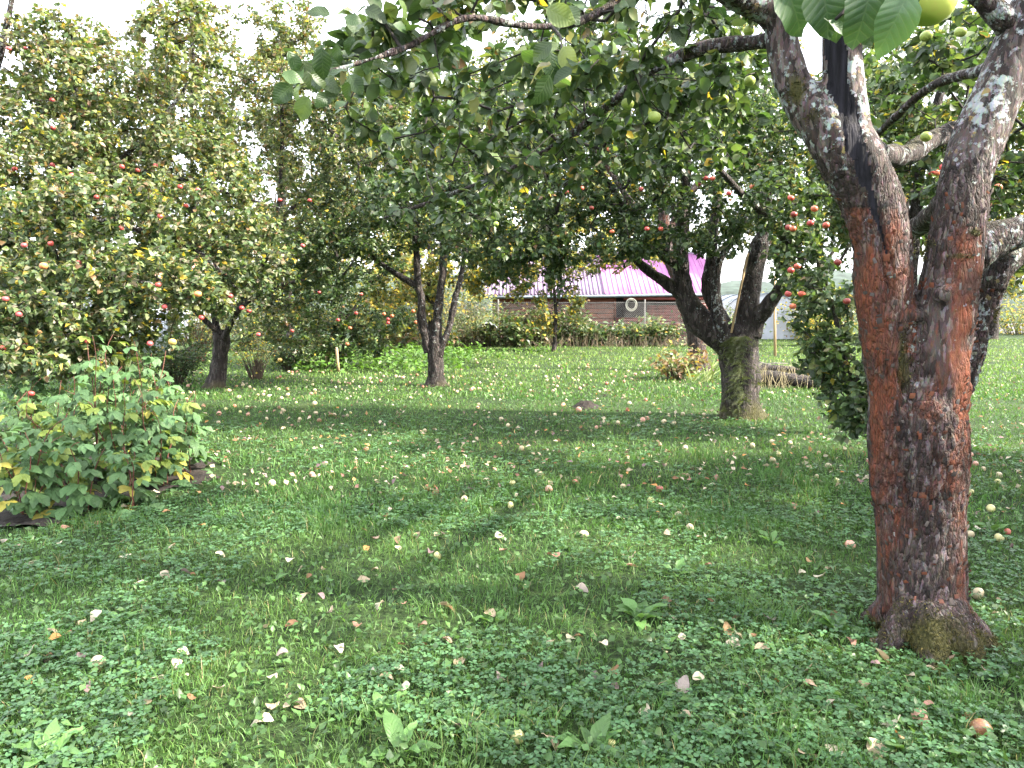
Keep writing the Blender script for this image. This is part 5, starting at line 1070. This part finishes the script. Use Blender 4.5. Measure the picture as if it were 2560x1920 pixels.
# ------------------------------------------------------------------ raspberries
def rasp_leaf_meshes():
    out = []; r = np.random.default_rng(33)
    for q in range(4):
        mb = MB(); nl = 5 if q % 2 else 3
        specs = [((0, .42, 0), 0, 1.0)] + [((0, .34, 0), sg * 1.05, .82) for sg in (-1, 1)] + ([((0, .16, 0), sg * 1.35, .7) for sg in (-1, 1)] if nl == 5 else [])
        for (o, a, sc) in specs:
            V, T = leaf_template(3); V = V.copy(); V[:, 0] *= .72; V[:, 0] *= 1 + .10 * np.sign(np.sin(V[:, 1] * 24)); V[:, 2] += -.35 * V[:, 1] ** 2 + .05 * np.sin(V[:, 1] * 14) * (1 - 2 * np.abs(V[:, 0])) + r.normal() * .05 * V[:, 1]
            V *= .58 * sc; c, s = math.cos(a), math.sin(a); V = V @ np.array([[c, s, 0], [-s, c, 0], [0, 0, 1]]) ; V = np.stack([V[:, 0], V[:, 1], V[:, 2] - .12 * abs(a) * np.hypot(V[:, 0], V[:, 1])], 1) + np.array(o); mb.add(V, tris=T)
        mb.tube([(0, -.25, .06), (0, .1, .03), (0, .42, 0)], .009, 4); V, F, _ = mb.arrays(); me = new_mesh('leaf', V, F, smooth=True); me.materials.append(M['rasp']); out.append(me)
    return out
RASP = rasp_leaf_meshes()
RG = 'raspberry plants in the dug bed'
def raspberry(x, y, h, nc, nl, seed, label, lean=(0, 0), yl=.08):
    r = np.random.default_rng(seed); b = np.array([x, y, .02]); root = thing('raspberry_plant', label, 'shrub', b, RG); rel = []
    for k in range(nc):
        a = r.uniform(0, 6.28); o = np.array([math.cos(a), math.sin(a), 0]); hh = h * r.uniform(.72, 1.05); P = [b + o * .06 * r.uniform(.3, 1.5) - [0, 0, .05]]
        for t in (.3, .6, .85, 1.0): P.append(b + o * (.05 + .22 * t * t * r.uniform(.5, 1.3)) + np.array([lean[0] * t, lean[1] * t, hh * t]) + r.normal(size=3) * .015)
        Pc, Rc = catmull(P, [.006, .005, .0042, .0032, .002], .08); V, Q, T = tube(Pc, Rc, 6); part('cane', V, [Q, T], M['attr'], root, np.tile(np.array((.12, .045, .032)) * r.uniform(.7, 1.3), (len(V), 1)), True)
        m_ = max(4, int(nl * 2.5) // nc)
        for i in range(m_):
            t = .12 + .88 * (i + r.uniform(0, 1)) / m_; p = Pc[min(len(Pc) - 1, int(t * (len(Pc) - 1)))]; an = i * 2.4 + r.uniform(-.5, .5); L = r.uniform(.15, .215) * (1.05 - .3 * t)
            mm = nrm(np.array([math.cos(an), math.sin(an), r.uniform(-.55, .25)])); q = nrm(np.array([0, -.25, 1.]) + r.normal(size=3) * .25); q = nrm(q - mm * q.dot(mm)); s = np.cross(mm, q)
            u = r.uniform(); c = np.array((.070, .135, .052)) * r.uniform(.7, 1.45)
            if u < yl * (.9 if t < .4 else .08): c = np.array((.38, .34, .07)) * r.uniform(.7, 1.1)
            elif u < yl * .6 + .10: c = np.array((.15, .20, .04)) * r.uniform(.8, 1.2)
            leaf_obj(root, root, p + mm * L * .3, mm, q, s, L, .68, c, RASP)
rp = [(60, 1310, .62, 5, 30, 'short raspberry plant nearest the viewer at the left edge', .14), (190, 1300, .50, 4, 24, 'low raspberry plant with pale yellow lower leaves at the bed front', .22), (330, 1285, .42, 3, 16, 'lowest raspberry shoot at the bed front with hand-like leaves', .05), (300, 1235, .80, 5, 30, 'raspberry plant in the middle of the bed front', .08), (410, 1232, .80, 5, 30, 'raspberry plant with a bright yellow leaf at the lawn side of the bed', .16),
      (370, 1200, 1.02, 5, 32, 'tall raspberry plant just left of the lawn edge', .03), (470, 1195, .75, 4, 22, 'raspberry plant reaching out over the lawn edge', .03), (240, 1215, 1.10, 5, 34, 'tallest raspberry cane plant in the middle of the bed', .02), (130, 1240, .85, 5, 30, 'raspberry plant behind the short one at the left edge', .08), (20, 1225, .80, 5, 26, 'raspberry plant cut by the left edge, back of the bed', .08), (110, 1180, 1.0, 4, 20, 'pale raspberry plant at the back of the bed', .05), (300, 1160, 1.08, 4, 22, 'back-row raspberry plant under the apple branches', .03)]
for i, (px, py, h, nc, nl, lab, yl) in enumerate(rp):
    g = gr(px, py); raspberry(g[0] - .05, g[1] + .12, h * 1.12, nc, nl, 200 + i, lab, yl=yl)

# ------------------------------------------------------------------ the lawn: grass, clover, broad weeds
def lawn():
    global rng
    rng = np.random.default_rng(77)
    def scatter(n, d0, d1, pw=1.0, margin=.9):
        u = rng.uniform(0, 1, n); d = (d0 ** (1 - pw) + u * (d1 ** (1 - pw) - d0 ** (1 - pw))) ** (1 / (1 - pw)) if pw != 1 else d0 * (d1 / d0) ** u
        x = rng.uniform(-1, 1, n) * (.70 * d + margin); return np.stack([x, d, np.zeros(n)], 1)
    TR = np.array([(*gr(2308, 1600)[:2], .20), (*rtree.location[:2], .26), (*ctree.location[:2], .16), (*mtree.location[:2], .15)])
    def ok(P):
        k = ~in_poly(P[:, :2] + (fbm(P * 5, 2, 4)[:, None] - .5) * .3, BED)
        for x, y, r in TR: k &= np.hypot(P[:, 0] - x, P[:, 1] - y) > r
        return k
    def blades(P, h, w, colr, lean=.5, seg=2):
        n = len(P); a = rng.uniform(0, 2 * np.pi, n); ln = rng.uniform(.1, 1, n) * lean; d = np.stack([np.cos(a) * ln, np.sin(a) * ln, np.ones(n)], 1); d = nrm(d); b = rng.uniform(0, 2 * np.pi, n); sd = np.stack([np.cos(b), np.sin(b), np.zeros(n)], 1) * w[:, None] * .5
        mid = P + d * h[:, None] * .55; tip = P + d * h[:, None] + np.stack([np.cos(a), np.sin(a), -.5 * np.ones(n)], 1) * (h * ln * .45)[:, None]
        V = np.stack([P - sd, P + sd, mid + sd * .85, mid - sd * .85, tip], 1).reshape(-1, 3); o = (np.arange(n) * 5)[:, None]
        return V, np.array([[0, 1, 2, 3]]) + o, np.array([[3, 2, 4]]) + o, np.repeat(colr, 5, 0)
    def gcol(P):
        n = len(P); f = fbm(P * .9, 3, 3)[:, None]; c = np.array((.050, .130, .034)) * (1 - f) + np.array((.105, .180, .046)) * f; ff = np.clip((P[:, 1:2] - 12) / 8, 0, 1) * .8; c = c * (1 - ff) + np.array((.155, .235, .055)) * ff; c = c * rng.uniform(.6, 1.45, (n, 1)); dry = rng.uniform(0, 1, n) < .045; c[dry] = np.array((.30, .26, .13)) * rng.uniform(.6, 1.1, (dry.sum(), 1)); return c  # far grass drier yellow, with the sunlit brightness put into its colour
    out = []
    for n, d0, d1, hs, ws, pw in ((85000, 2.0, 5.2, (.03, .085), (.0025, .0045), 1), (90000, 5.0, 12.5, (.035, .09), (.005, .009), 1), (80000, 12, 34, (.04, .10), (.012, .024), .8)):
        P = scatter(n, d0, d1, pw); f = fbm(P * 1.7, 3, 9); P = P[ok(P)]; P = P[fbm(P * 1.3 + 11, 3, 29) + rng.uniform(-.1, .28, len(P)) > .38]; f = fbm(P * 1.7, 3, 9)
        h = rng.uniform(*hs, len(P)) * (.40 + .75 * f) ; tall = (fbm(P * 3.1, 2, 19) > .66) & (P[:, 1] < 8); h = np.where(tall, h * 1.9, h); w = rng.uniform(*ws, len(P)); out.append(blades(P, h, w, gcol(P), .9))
    tot = 0; VV = []; QQ = []; TT = []; CC = []
    for V, Q, T, C in out: VV.append(V); QQ.append(Q + tot); TT.append(T + tot); CC.append(C); tot += len(V)
    o = obj('grass', new_mesh('grass', np.concatenate(VV), [np.concatenate(QQ), np.concatenate(TT)], np.concatenate(CC)), M['grass']); tag(o, 'short green grass of the orchard lawn', 'grass', kind='stuff')
    # clover: three leaflets on a stalk
    P = np.concatenate([scatter(22000, 2.0, 5.5), scatter(14000, 5, 10)]); P = P[ok(P)]; f = fbm(P * 1.1 + 5, 3, 23); dd = P[:, 1]; P = P[(f > .46) & (rng.uniform(0, 1, len(P)) < .92)]; n = len(P)
    hh = rng.uniform(.02, .062, n); up = nrm(np.c_[rng.normal(0, .28, (n, 2)), np.ones(n)]); a0 = rng.uniform(0, 6.28, n); sc = rng.uniform(.013, .023, n) * (1 + np.clip(P[:, 1] - 5, 0, 5) * .12); VS = []; c0 = np.array((.070, .145, .062)) * rng.uniform(.6, 1.5, (n, 1)); CS = []
    for k in range(3):
        a = a0 + k * 2.094; m = np.stack([np.cos(a), np.sin(a), rng.uniform(-.25, .35, n)], 1); m = nrm(m); s = nrm(np.cross(m, up)); nn = np.cross(s, m); c = P + up * hh[:, None]; TV = np.array([(0, 0, 0), (-.42, .55, .12), (0, .5, 0), (.42, .55, .12), (-.26, 1, .05), (.26, 1, .05)])
        V = c[:, None] + sc[:, None, None] * (TV[None, :, 1:2] * m[:, None] + TV[None, :, 0:1] * s[:, None] + TV[None, :, 2:3] * nn[:, None]); VS.append(V.reshape(-1, 3)); CS.append(np.repeat(c0, 6, 0))
    T0 = np.array([[0, 2, 1], [0, 3, 2], [1, 2, 4], [2, 3, 5], [2, 5, 4]]); N = n * 3; T = (T0[None] + (np.arange(N) * 6)[:, None, None]).reshape(-1, 3)
    o = obj('clover', new_mesh('clover', np.concatenate(VS), T, np.concatenate(CS)), M['leaf']); tag(o, 'clover carpet mixed through the near lawn', 'ground cover', kind='stuff')
    # small round creeping leaves between the blades
    P = np.concatenate([scatter(14000, 2.0, 6), scatter(9000, 6, 14)]); P = P[ok(P)]; n = len(P); P[:, 2] = rng.uniform(.015, .05, n); out_ = nrm(rng.normal(size=(n, 3)) * [1, 1, .1]); m, nn, s = leaf_frames(n, out_, .0, jit=.35)
    Lh = rng.uniform(.02, .045, n) * (1 + np.clip(P[:, 1] - 6, 0, 8) * .06); V, T, C = leaves_mesh(P, m, nn, s, Lh, rng.uniform(.5, .8, n), np.array([(.055, .11, .032)]) * rng.uniform(.6, 1.9, (n, 1)), 1); o = obj('creeping_weeds', new_mesh('creeping_weeds', V, T, C), M['leaf']); tag(o, 'small round creeping leaves scattered through the lawn', 'ground cover', kind='stuff')
lawn()
def rosette(px, py, nl, L, seed, label):
    r = np.random.default_rng(seed); g = gr(px, py); root = thing('broadleaf_weed', label, 'weed', g, 'broad-leaved weeds in the lawn')
    for k in range(nl):
        a = k * 2.4 + r.uniform(-.4, .4); mm = nrm(np.array([math.cos(a), math.sin(a), r.uniform(.25, 1.0)])); q = np.array([0, 0, 1.]); q = nrm(q - mm * q.dot(mm)); s = np.cross(mm, q); leaf_obj(root, root, g + mm * .02, mm, q, s, L * r.uniform(.7, 1.2), r.uniform(.32, .5), np.array((.095, .19, .055)) * r.uniform(.7, 1.4))
for i, (px, py, nl, L, w) in enumerate([(1600, 1550, 9, .13, 'largest toothed weed rosette left of the near trunk base'), (1480, 1880, 7, .12, 'weed rosette at the bottom edge of the lawn, middle'), (1000, 1885, 6, .13, 'broad dock-like weed at the bottom edge left of centre'), (960, 1790, 6, .10, 'weed rosette beside a cream fallen leaf near the bottom'), (2100, 1580, 5, .12, 'grey-green weed at the left foot of the near trunk'), (1240, 1560, 5, .08, 'weed rosette in the clover at centre'), (120, 1900, 7, .12, 'leafy weed in the bottom left corner'), (2260, 1880, 5, .10, 'weed rosette at the bottom edge under the near trunk'), (2390, 1760, 4, .08, 'small weed by the rotten apple'), (680, 1460, 5, .09, 'weed with two upright pale leaves left of centre'), (2480, 1330, 6, .12, 'weed rosette right of the near trunk'), (2430, 1130, 7, .14, 'bright weed rosette on the lawn behind the near trunk'), (1930, 1360, 5, .12, 'weed rosette left of the near trunk'), (1090, 1270, 5, .10, 'weed rosette in mid lawn'), (300, 1560, 5, .10, 'weed rosette in the left lawn'), (1690, 1440, 5, .1, 'weed rosette near two white curled leaves')]): rosette(px, py, nl, L, 500 + i, w)

# ------------------------------------------------------------------ apples
def apple_mesh(name, lump=0.0, seed=0):
    n, m = 14, 9; r = np.random.default_rng(seed); ph = np.linspace(0, np.pi, m); V = []
    for i, p in enumerate(ph):
        rad = .5 * math.sin(p) ** .9 * (1.0 + .06 * math.cos(p)); z = .44 * math.cos(p)
        if i in (0, m - 1): z *= .72; rad = .0
        elif i in (1, m - 2): z *= .97
        if i in (0, m - 1): V.append((0, 0, z)); continue
        for k in range(n): a = 2 * math.pi * k / n; q = 1 + .035 * math.cos(5 * a + i * .2) * (1 if i > 5 else .4) + r.normal() * lump; V.append((rad * q * math.cos(a), rad * q * math.sin(a), z + r.normal() * lump * .3))
    Q = []; T = []
    for k in range(n): T.append((0, 1 + k, 1 + (k + 1) % n))
    for i in range(m - 3):
        for k in range(n): a = 1 + i * n; Q.append((a + k, a + n + k, a + n + (k + 1) % n, a + (k + 1) % n))
    e = len(V) - 1; a = 1 + (m - 3) * n
    for k in range(n): T.append((a + k, e, a + (k + 1) % n))
    me = new_mesh(name, np.array(V), [np.array(Q), np.array(T)], smooth=True); me.materials.append(M['apple']); return me
AP = [apple_mesh('apple', .006, k) for k in range(3)]
STK = None
def apple(p, dia, c, label, group, seed=0, tilt=None, stalk=False):
    r = random.Random(seed * 7 + int(p[0] * 1000)); o = bpy.data.objects.new('apple', AP[r.randrange(3)]); COL.objects.link(o); o.location = tuple(p); o.scale = (dia, dia, dia * r.uniform(.92, 1.02)); o.color = (*[float(x) for x in c], 1)
    t = tilt if tilt is not None else (r.uniform(-.35, .35), r.uniform(-.35, .35)); o.rotation_euler = (t[0], t[1], r.uniform(0, 6.28)); tag(o, label, 'apple', group)
    if stalk:
        mb = MB(); mb.tube([(0, 0, .28), (.02, 0, .45), (.06, .02, .62)], .02, 5); V, F, _ = mb.arrays(); obj('stalk', new_mesh('stalk', V, F), M['twig'], o)
    return o
RED, PINK, ORG, YELO, GRN, DRED = (.38, .035, .045), (.46, .065, .085), (.60, .20, .07), (.55, .36, .10), (.30, .38, .08), (.22, .015, .025)
GL = 'apples hanging on the left tree'
lred = [(87,97,8.0),(22,121,8.0),(63,122,8.0),(130,250,8.0),(132,320,7.9),(36,422,7.6),(131,413,7.6),(179,438,7.6),(305,417,7.7),(344,426,7.9),(389,414,7.9),(561,373,8.2),(495,475,7.6),(450,467,7.8),(241,493,7.4),(465,514,7.6),(400,541,7.2),(60,613,6.6),(127,609,6.8),(123,660,6.5),(302,571,7.0),(196,656,6.9),(576,740,7.3),(604,770,7.3),(622,778,7.4),(503,794,6.9),(411,767,6.6),(375,859,6.4),(395,712,6.7),(7,870,6.1),(78,984,6.0),(14,747,6.3),(47,786,6.3),(63,864,6.3),(217,854,6.4),(774,501,11.6),(757,614,11.4),(646,836,11.6),(700,500,11.8),(560,640,11.7)]
where = ['high up', 'half way up', 'low down']; ORD = ['first', 'second', 'third', 'fourth', 'fifth', 'sixth', 'seventh', 'eighth', 'ninth', 'tenth', 'eleventh', 'twelfth', 'thirteenth', 'fourteenth', 'fifteenth', 'sixteenth']
def ordinals(items, key):
    out = {}; groups = {}
    for i, it in enumerate(items): groups.setdefault(key(it), []).append(i)
    for k, v in groups.items():
        for n, i in enumerate(sorted(v, key=lambda q: items[q][0])): out[i] = ORD[min(n, 15)]
    return out
band = lambda it: 3 if it[2] > 10 else 0 if it[1] < 330 else 1 if it[1] < 600 else 2
lord = ordinals(lred, band)
for i, (px, py, d) in enumerate(lred):
    c = [RED, PINK, PINK, RED, DRED][i % 5]; big = {12: 'largest-looking red apple half way up the left tree, on a bare dark limb', 27: 'bright red apple hanging in front of the white sheet fence', 30: 'red apple hanging lowest, just above the raspberry leaves', 19: 'red apple touching an orange-yellow one on the left tree', 8: 'large red apple where a bare limb forks on the left tree'}.get(i)
    lab = big or (f'{lord[i]} red apple from the left on the tall loose tree' if d > 10 else f"{lord[i]} red apple from the left among those {where[band((px, py, d))]} on the left edge tree")
    apple(at(px, py, d - .05 + .5 * random.Random(i).random()), .052 if d < 10 else .068, c, lab, GL if d < 10 else 'apples hanging on the tall loose tree', i)
for i, (px, py, d) in enumerate([(109,665,6.5),(495,735,6.9),(431,855,6.4),(700,900,11)]): apple(at(px, py, d - .25), .064, ORG if i < 2 else YELO, ['orange-yellow apple touching a red one on the left tree', 'orange apple near the thin leaning trunk', 'pale yellow apple in front of the white sheet fence', 'yellow apple low by the leaning trunk'][i], GL, 50 + i)
GR_ = 'red apples hanging on the mossy tree'
rred = [(1765,446,8.3),(1781,446,8.3),(1746,461,8.3),(1881,467,7.5),(1822,483,7.9),(1977,495,6.4),(1985,536,6.4),(2036,522,6.3),(2026,558,6.3),(2065,563,6.2),(1971,569,6.4),(1982,572,6.3),(1977,676,6.3),(1993,666,6.3),(2094,656,5.9),(1982,766,6.0),(1970,735,6.2),(2004,735,6.2),(2117,753,5.9),(1522,374,8.5),(1514,382,8.5),(1519,395,8.5),(1538,390,8.5),(1479,415,8.6),(1416,480,8.5),(1454,471,8.5),(1479,520,8.6),(1530,579,8.5),(1617,572,8.6),(1652,572,8.6),(1603,473,8.5)]
rord = ordinals(rred, lambda it: 0 if it[0] > 1900 else 1 if it[0] > 1590 else 2)
for i, (px, py, d) in enumerate(rred):
    lab = {15: 'biggest red apple on the drooping branch beside the near trunk', 9: 'red apple at the right end of the crowded fruiting branch'}.get(i) or f'{rord[i]} red apple from the left ' + ('in the crowded cluster on the drooping right branch' if px > 1900 else 'among dark leaves above the five stems' if px > 1590 else 'on the far-reaching left boughs of the mossy tree')
    apple(at(px, py, d - .2 + .45 * random.Random(i).random()), .056, [RED, (.5, .07, .05), DRED, (.52, .12, .06)][i % 4], lab, GR_, 80 + i)
for i, (px, py, d) in enumerate([(2328,430,7.2),(2340,432,7.2),(2358,418,7.2),(2495,469,6.6),(2535,560,7.0),(2520,690,7.2),(2390,330,7.4),(2180,350,7.3),(2250,360,7.5),(2300,380,7.4)]): apple(at(px, py, d), .068, [RED, (.52, .12, .06)][i % 2], 'red apple seen between the forked stems' if px < 2460 else 'red apple right of the near trunk at the frame edge', 'red apples behind the near trunk', 130 + i)
gl = [(2177,97,3.9),(2195,84,3.95),(2316,90,3.9),(2401,80,4.0),(2315,342,4.3),(1784,69,4.1),(1808,250,4.2),(1874,203,4.2),(1873,76,4.3),(1636,293,3.6),(1569,260,3.7),(1610,130,3.8),(1590,135,3.8),(1240,560,8.2),(1165,655,12),(2440,190,4.3)]
gord = ordinals(gl, lambda it: 0 if it[0] > 2100 else 1 if it[0] > 1700 else 2 if it[0] > 1500 else 3)
for i, (px, py, d) in enumerate(gl):
    lab = gord[i] + ' green apple from the left, ' + ('between the charred fork and the right stem' if px > 2100 else 'among the leaves left of the near trunk' if px > 1700 else 'under the mossy horizontal limb' if px > 1500 else 'low on the boughs before the shed')
    apple(at(px, py, d - .15), .058, GRN, lab, 'green apples hanging high', 150 + i, stalk=d < 5)
apple(at(1405, 200, 2.42), .058, (.36, .42, .13), 'pale green apple under broad leaves at top centre', None, 170, stalk=True)
apple(at(2318, 2, .95), .066, (.44, .48, .10), 'large yellow apple cut by the top edge beside big leaves', None, 171, stalk=True)
for i, (px, py) in enumerate([(970,798),(960,785),(970,807),(1033,778),(890,783),(868,860),(903,736),(750,702),(798,731),(1040,806),(730,827),(980,790),(845,800),(875,820)]): apple(at(px, py, 16.6), .085, [RED, (.5, .12, .05)][i % 2], 'small red apple on the bushy tree by the stakes', 'apples on the bushy tree by the stakes', 180 + i)

GF = 'windfall apples on the lawn'
FA = [((.46, .37, .24), 'pale cream'), ((.48, .44, .20), 'yellow'), ((.52, .26, .20), 'pink-cheeked'), ((.42, .11, .09), 'red'), ((.20, .085, .045), 'brown')]
def fallen_apple(p, dia, k, label, seed, sink=.30): apple(np.array([p[0], p[1], dia * (.5 - sink) + .012]), dia, np.array(FA[k][0]) * random.Random(seed).uniform(.85, 1.15), label, GF, seed, tilt=(random.Random(seed).uniform(0, 3), random.Random(seed + 1).uniform(0, 3)))
s12 = 2560 / 2212
spec = [(2118, 1592, .074, 4, 'brown rotten apple with a dark hole, nearest the camera at lower right'), (1118, 1605, .05, 1, 'yellow windfall apple at the bottom edge beside a beige leaf'), (1320, 1617, .034, 1, 'tiny yellow windfall apple at the bottom edge'), (2094, 1162, .06, 0, 'pale windfall apple touching the right side of the near trunk'), (2158, 1170, .06, 1, 'yellow-green windfall apple right of the near trunk'), (1490, 1148, .06, 0, 'white windfall apple in the middle of the lawn'), (1103, 1098, .055, 1, 'yellow windfall apple in mid lawn beside a pale leaf'), (1185, 1063, .065, 2, 'pink-cheeked windfall apple in mid lawn'), (1107, 1049, .05, 1, 'small yellow-green windfall in mid lawn'), (1167, 1030, .055, 0, 'cream windfall apple behind the pink-cheeked one'), (1480, 972, .06, 0, 'cream windfall apple left of the mossy tree foot'), (1625, 967, .06, 0, 'cream windfall apple below the mossy tree'), (1682, 987, .055, 1, 'yellow windfall apple below the mossy tree'), (1388, 912, .075, 2, 'bright pink windfall apple left of the mossy tree'), (1986, 1562, .062, 2, 'shrivelled pinkish windfall near the rotten apple'), (945, 1208, .05, 1, 'pale windfall apple in the clover left of centre'), (1135, 1275, .03, 1, 'tiny yellow windfall in the clover at centre'), (212, 1444, .062, 0, 'creamy windfall in the left lawn'), (2140, 1105, .06, 1, 'yellow windfall farther back right of the near trunk'), (1250, 890, .09, 2, 'windfall beside the small dark molehill')]
for i, (a, b, d, k, lab) in enumerate(spec): fallen_apple(gr(a * s12, b * s12), d, k, lab, 300 + i)
hole = MB(); g = gr(2118 * s12, 1592 * s12)
r = np.random.default_rng(40); cnt = 0
zones = [((450, 900, 975, 1060), 46, 'lying in the drift of windfalls right of the raspberries'), ((640, 1010, 925, 985), 40, 'lying between the leaning trunk and the three-stemmed tree'), ((1120, 1560, 915, 985), 56, 'lying right of the three-stemmed tree'), ((1000, 1900, 890, 930), 30, 'lying on the sunlit far lawn'), ((1250, 1760, 1000, 1090), 26, 'lying before the mossy tree'), ((1900, 2160, 960, 1220), 14, 'lying in shade between mossy tree and near trunk'), ((2420, 2560, 1050, 1420), 14, 'lying right of the near trunk'), ((700, 1700, 1080, 1300), 14, 'lying alone in the middle lawn'), ((2110, 2200, 880, 960), 0, '')]
for (x0, x1, y0, y1), n, w in zones:
    cl = [gr(r.uniform(x0 - 40, x1 + 40), y0 + (y1 - y0) * r.uniform(0, 1)) for _ in range(max(1, n // 6))]
    for q in range(n):
        g = gr(r.uniform(x0 - 60, x1 + 60), max(870, y0 + (y1 - y0) * r.normal(.5, .33))) if r.uniform() < .4 else cl[int(r.integers(len(cl)))] + np.array([r.normal() * .4, r.normal() * .4, 0]); k = int(r.choice(5, p=[.46, .16, .22, .06, .10])); fallen_apple(g, r.uniform(.042, .068) * (1.1 if g[1] > 11 else 1), k, f'{FA[k][1]} windfall apple {w}', 1000 + cnt, sink=r.uniform(.25, .5)); cnt += 1
mb = MB(); g = gr(1465, 1020)
n = 14; V = [(g[0] + math.cos(a) * rr * .22 * (1 + .15 * math.sin(3 * a)), g[1] + math.sin(a) * rr * .2, .10 * (1 - rr ** 1.6) + .02 * math.sin(7 * a + rr * 5)) for rr in (1., .66, .33) for a in np.linspace(0, 6.283, n + 1)[:-1]] + [(g[0], g[1], .11)]
mb.add(V, [(i * n + k, i * n + (k + 1) % n, (i + 1) * n + (k + 1) % n, (i + 1) * n + k) for i in range(2) for k in range(n)], [(2 * n + k, 2 * n + (k + 1) % n, 3 * n) for k in range(n)]); tag(mb.build('molehill', M['soil'], smooth=True), 'small dark molehill of soil in the mid lawn', 'molehill')

# ------------------------------------------------------------------ fallen leaves
def curled_meshes():
    out = []; r = np.random.default_rng(44)
    for q in range(6):
        V, T = leaf_template(3); V = V.copy(); V[:, 0] *= .74; k = r.uniform(.1, .7); V[:, 2] += k * V[:, 0] ** 2 * 1.4 + r.uniform(-.4, .5) * (V[:, 1] - .5) ** 2 + .08 * np.sin(V[:, 1] * 8 + q) * V[:, 0]; V[:, 0] *= 1 - .25 * k * np.abs(V[:, 0]); V += r.normal(size=V.shape) * .015; V[:, 1] -= .5
        a = r.uniform(-.25, .25); me = new_mesh('fallen_leaf', V, T, smooth=True); me.materials.append(M['fallen']); out.append(me)
    return out
CUR = curled_meshes()
FC = [((.50, .42, .32), 'cream'), ((.36, .28, .19), 'beige'), ((.20, .105, .055), 'brown'), ((.20, .13, .135), 'mauve-grey'), ((.42, .20, .07), 'orange'), ((.30, .16, .12), 'russet')]
def fleaf(p, L, k, label, seed):
    r = np.random.default_rng(seed); o = bpy.data.objects.new('fallen_leaf', CUR[int(r.integers(6))]); COL.objects.link(o); fl = r.uniform() < .35
    o.location = (p[0], p[1], r.uniform(.018, .042)); o.scale = (L, L, L); o.rotation_euler = (r.normal() * .35 + (math.pi if fl else 0), r.normal() * .35, r.uniform(0, 6.28)); c = np.array(FC[k][0]) * r.uniform(.8, 1.15); o.color = (*[float(x) for x in c], 1); tag(o, label, 'leaf', 'fallen leaves on the lawn'); return o
sl = [(565,1567,.085,0,'cream fallen leaf lying in the front lawn left of centre'),(60,1425,.08,0,'pair-like pale fallen leaf at the left edge'),(998,1587,.085,3,'mauve-grey fallen leaf at the bottom beside a yellow windfall'),(1192,1618,.085,1,'broad beige fallen leaf at the bottom edge'),(610,1430,.07,3,'mauve fallen leaf in the front left clover'),(733,1416,.065,0,'cream fallen leaf in the front clover left'),(993,1440,.07,1,'beige pointed leaf in the front clover centre'),(1060,1335,.075,1,'curled beige leaf in mid clover'),(836,1478,.06,1,'small beige curl in the front clover'),(872,1507,.065,0,'curled cream leaf in the front clover'),(1392,1548,.065,0,'white curled leaf in the front clover right of centre'),(1472,1500,.085,3,'mauve heart-shaped leaf in the front right clover'),(1622,1497,.08,0,'pale narrow leaf in the front right clover'),(1575,1368,.085,4,'orange-buff leaf left of the near trunk foot'),(1540,1292,.075,0,'white leaf left of the near trunk'),(1770,1258,.07,0,'right one of two white curled leaves left of the near trunk'),(1730,1245,.07,0,'left one of two white curled leaves left of the near trunk'),(1905,1435,.085,1,'round buff leaf at the near trunk foot'),(1924,1582,.08,0,'bright white leaf near the shrivelled windfall'),(1890,1635,.095,1,'long buff leaf at the bottom edge under the near trunk'),(1745,1653,.09,1,'buff leaf cut by the bottom edge'),(1800,1637,.075,0,'white folded leaf at the bottom edge'),(1940,1608,.045,4,'small orange scrap of leaf near the white leaf'),(650,1530,.07,2,'brown curled leaf in the front left clover'),(820,1315,.08,0,'upright cream leaf in mid clover'),(715,1335,.07,3,'mauve leaf in mid left clover'),(630,1360,.065,2,'rust-brown leaf in mid left clover'),(358,1250,.07,0,'white leaf in the left lawn'),(205,1345,.07,0,'cream leaf in the left lawn, nearer one'),(480,1265,.06,3,'grey leaf in the left mid lawn'),(960,1165,.07,3,'mauve leaf in mid lawn'),(1340,1130,.06,0,'white leaf in mid lawn beside white windfall'),(1430,1100,.07,1,'reddish buff leaf in the mid lawn'),(335,1075,.10,0,'white leaf lying at the edge of the raspberry bed'),(1365,1235,.07,5,'russet leaf in the mid right clover'),(860,1175,.07,5,'russet leaf in mid left clover')]
for i, (a, b, L, k, lab) in enumerate(sl): fleaf(gr(a * s12, b * s12), L, k, lab, 2000 + i)
r = np.random.default_rng(51)
for i in range(260):
    d = 2.6 * (9.5 / 2.6) ** r.uniform(0, 1); x = r.uniform(-.68, .68) * d
    if in_poly(np.array([[x, d]]), BED)[0]: continue
    k = int(r.choice(6, p=[.30, .24, .16, .10, .07, .13])); px_, py_, _ = project(np.array([[x, d, 0]])); w = 'left lawn' if px_[0] < 700 else 'middle lawn' if px_[0] < 1600 else 'right lawn'; w = ('front ' if py_[0] > 1450 else 'mid-distance ' if py_[0] > 1150 else 'far ') + w
    fleaf((x, d), r.uniform(.035, .075), k, f'small {FC[k][1]} fallen leaf scattered on the {w}', 3000 + i)
rng = np.random.default_rng(52); n = 2600; d = 6 * (26 / 6) ** rng.uniform(0, 1, n); P = np.stack([rng.uniform(-.7, .7, n) * d, d, rng.uniform(.03, .06, n)], 1); P = P[~in_poly(P[:, :2], BED)]; n = len(P)
m, nn, s = leaf_frames(n, nrm(rng.normal(size=(n, 3)) * [1, 1, .1]), 0, jit=.5); c = np.array([x[0] for x in FC])[rng.choice(6, n, p=[.28, .26, .16, .08, .07, .15])]
V, T, C = leaves_mesh(P, m, nn, s, rng.uniform(.035, .07, n), rng.uniform(.5, .75, n), c, 1); o = obj('leaf_litter', new_mesh('leaf_litter', V, T, C), M['fallen_attr']); tag(o, 'faded leaf litter scattered over the far lawn', 'leaves', kind='stuff')
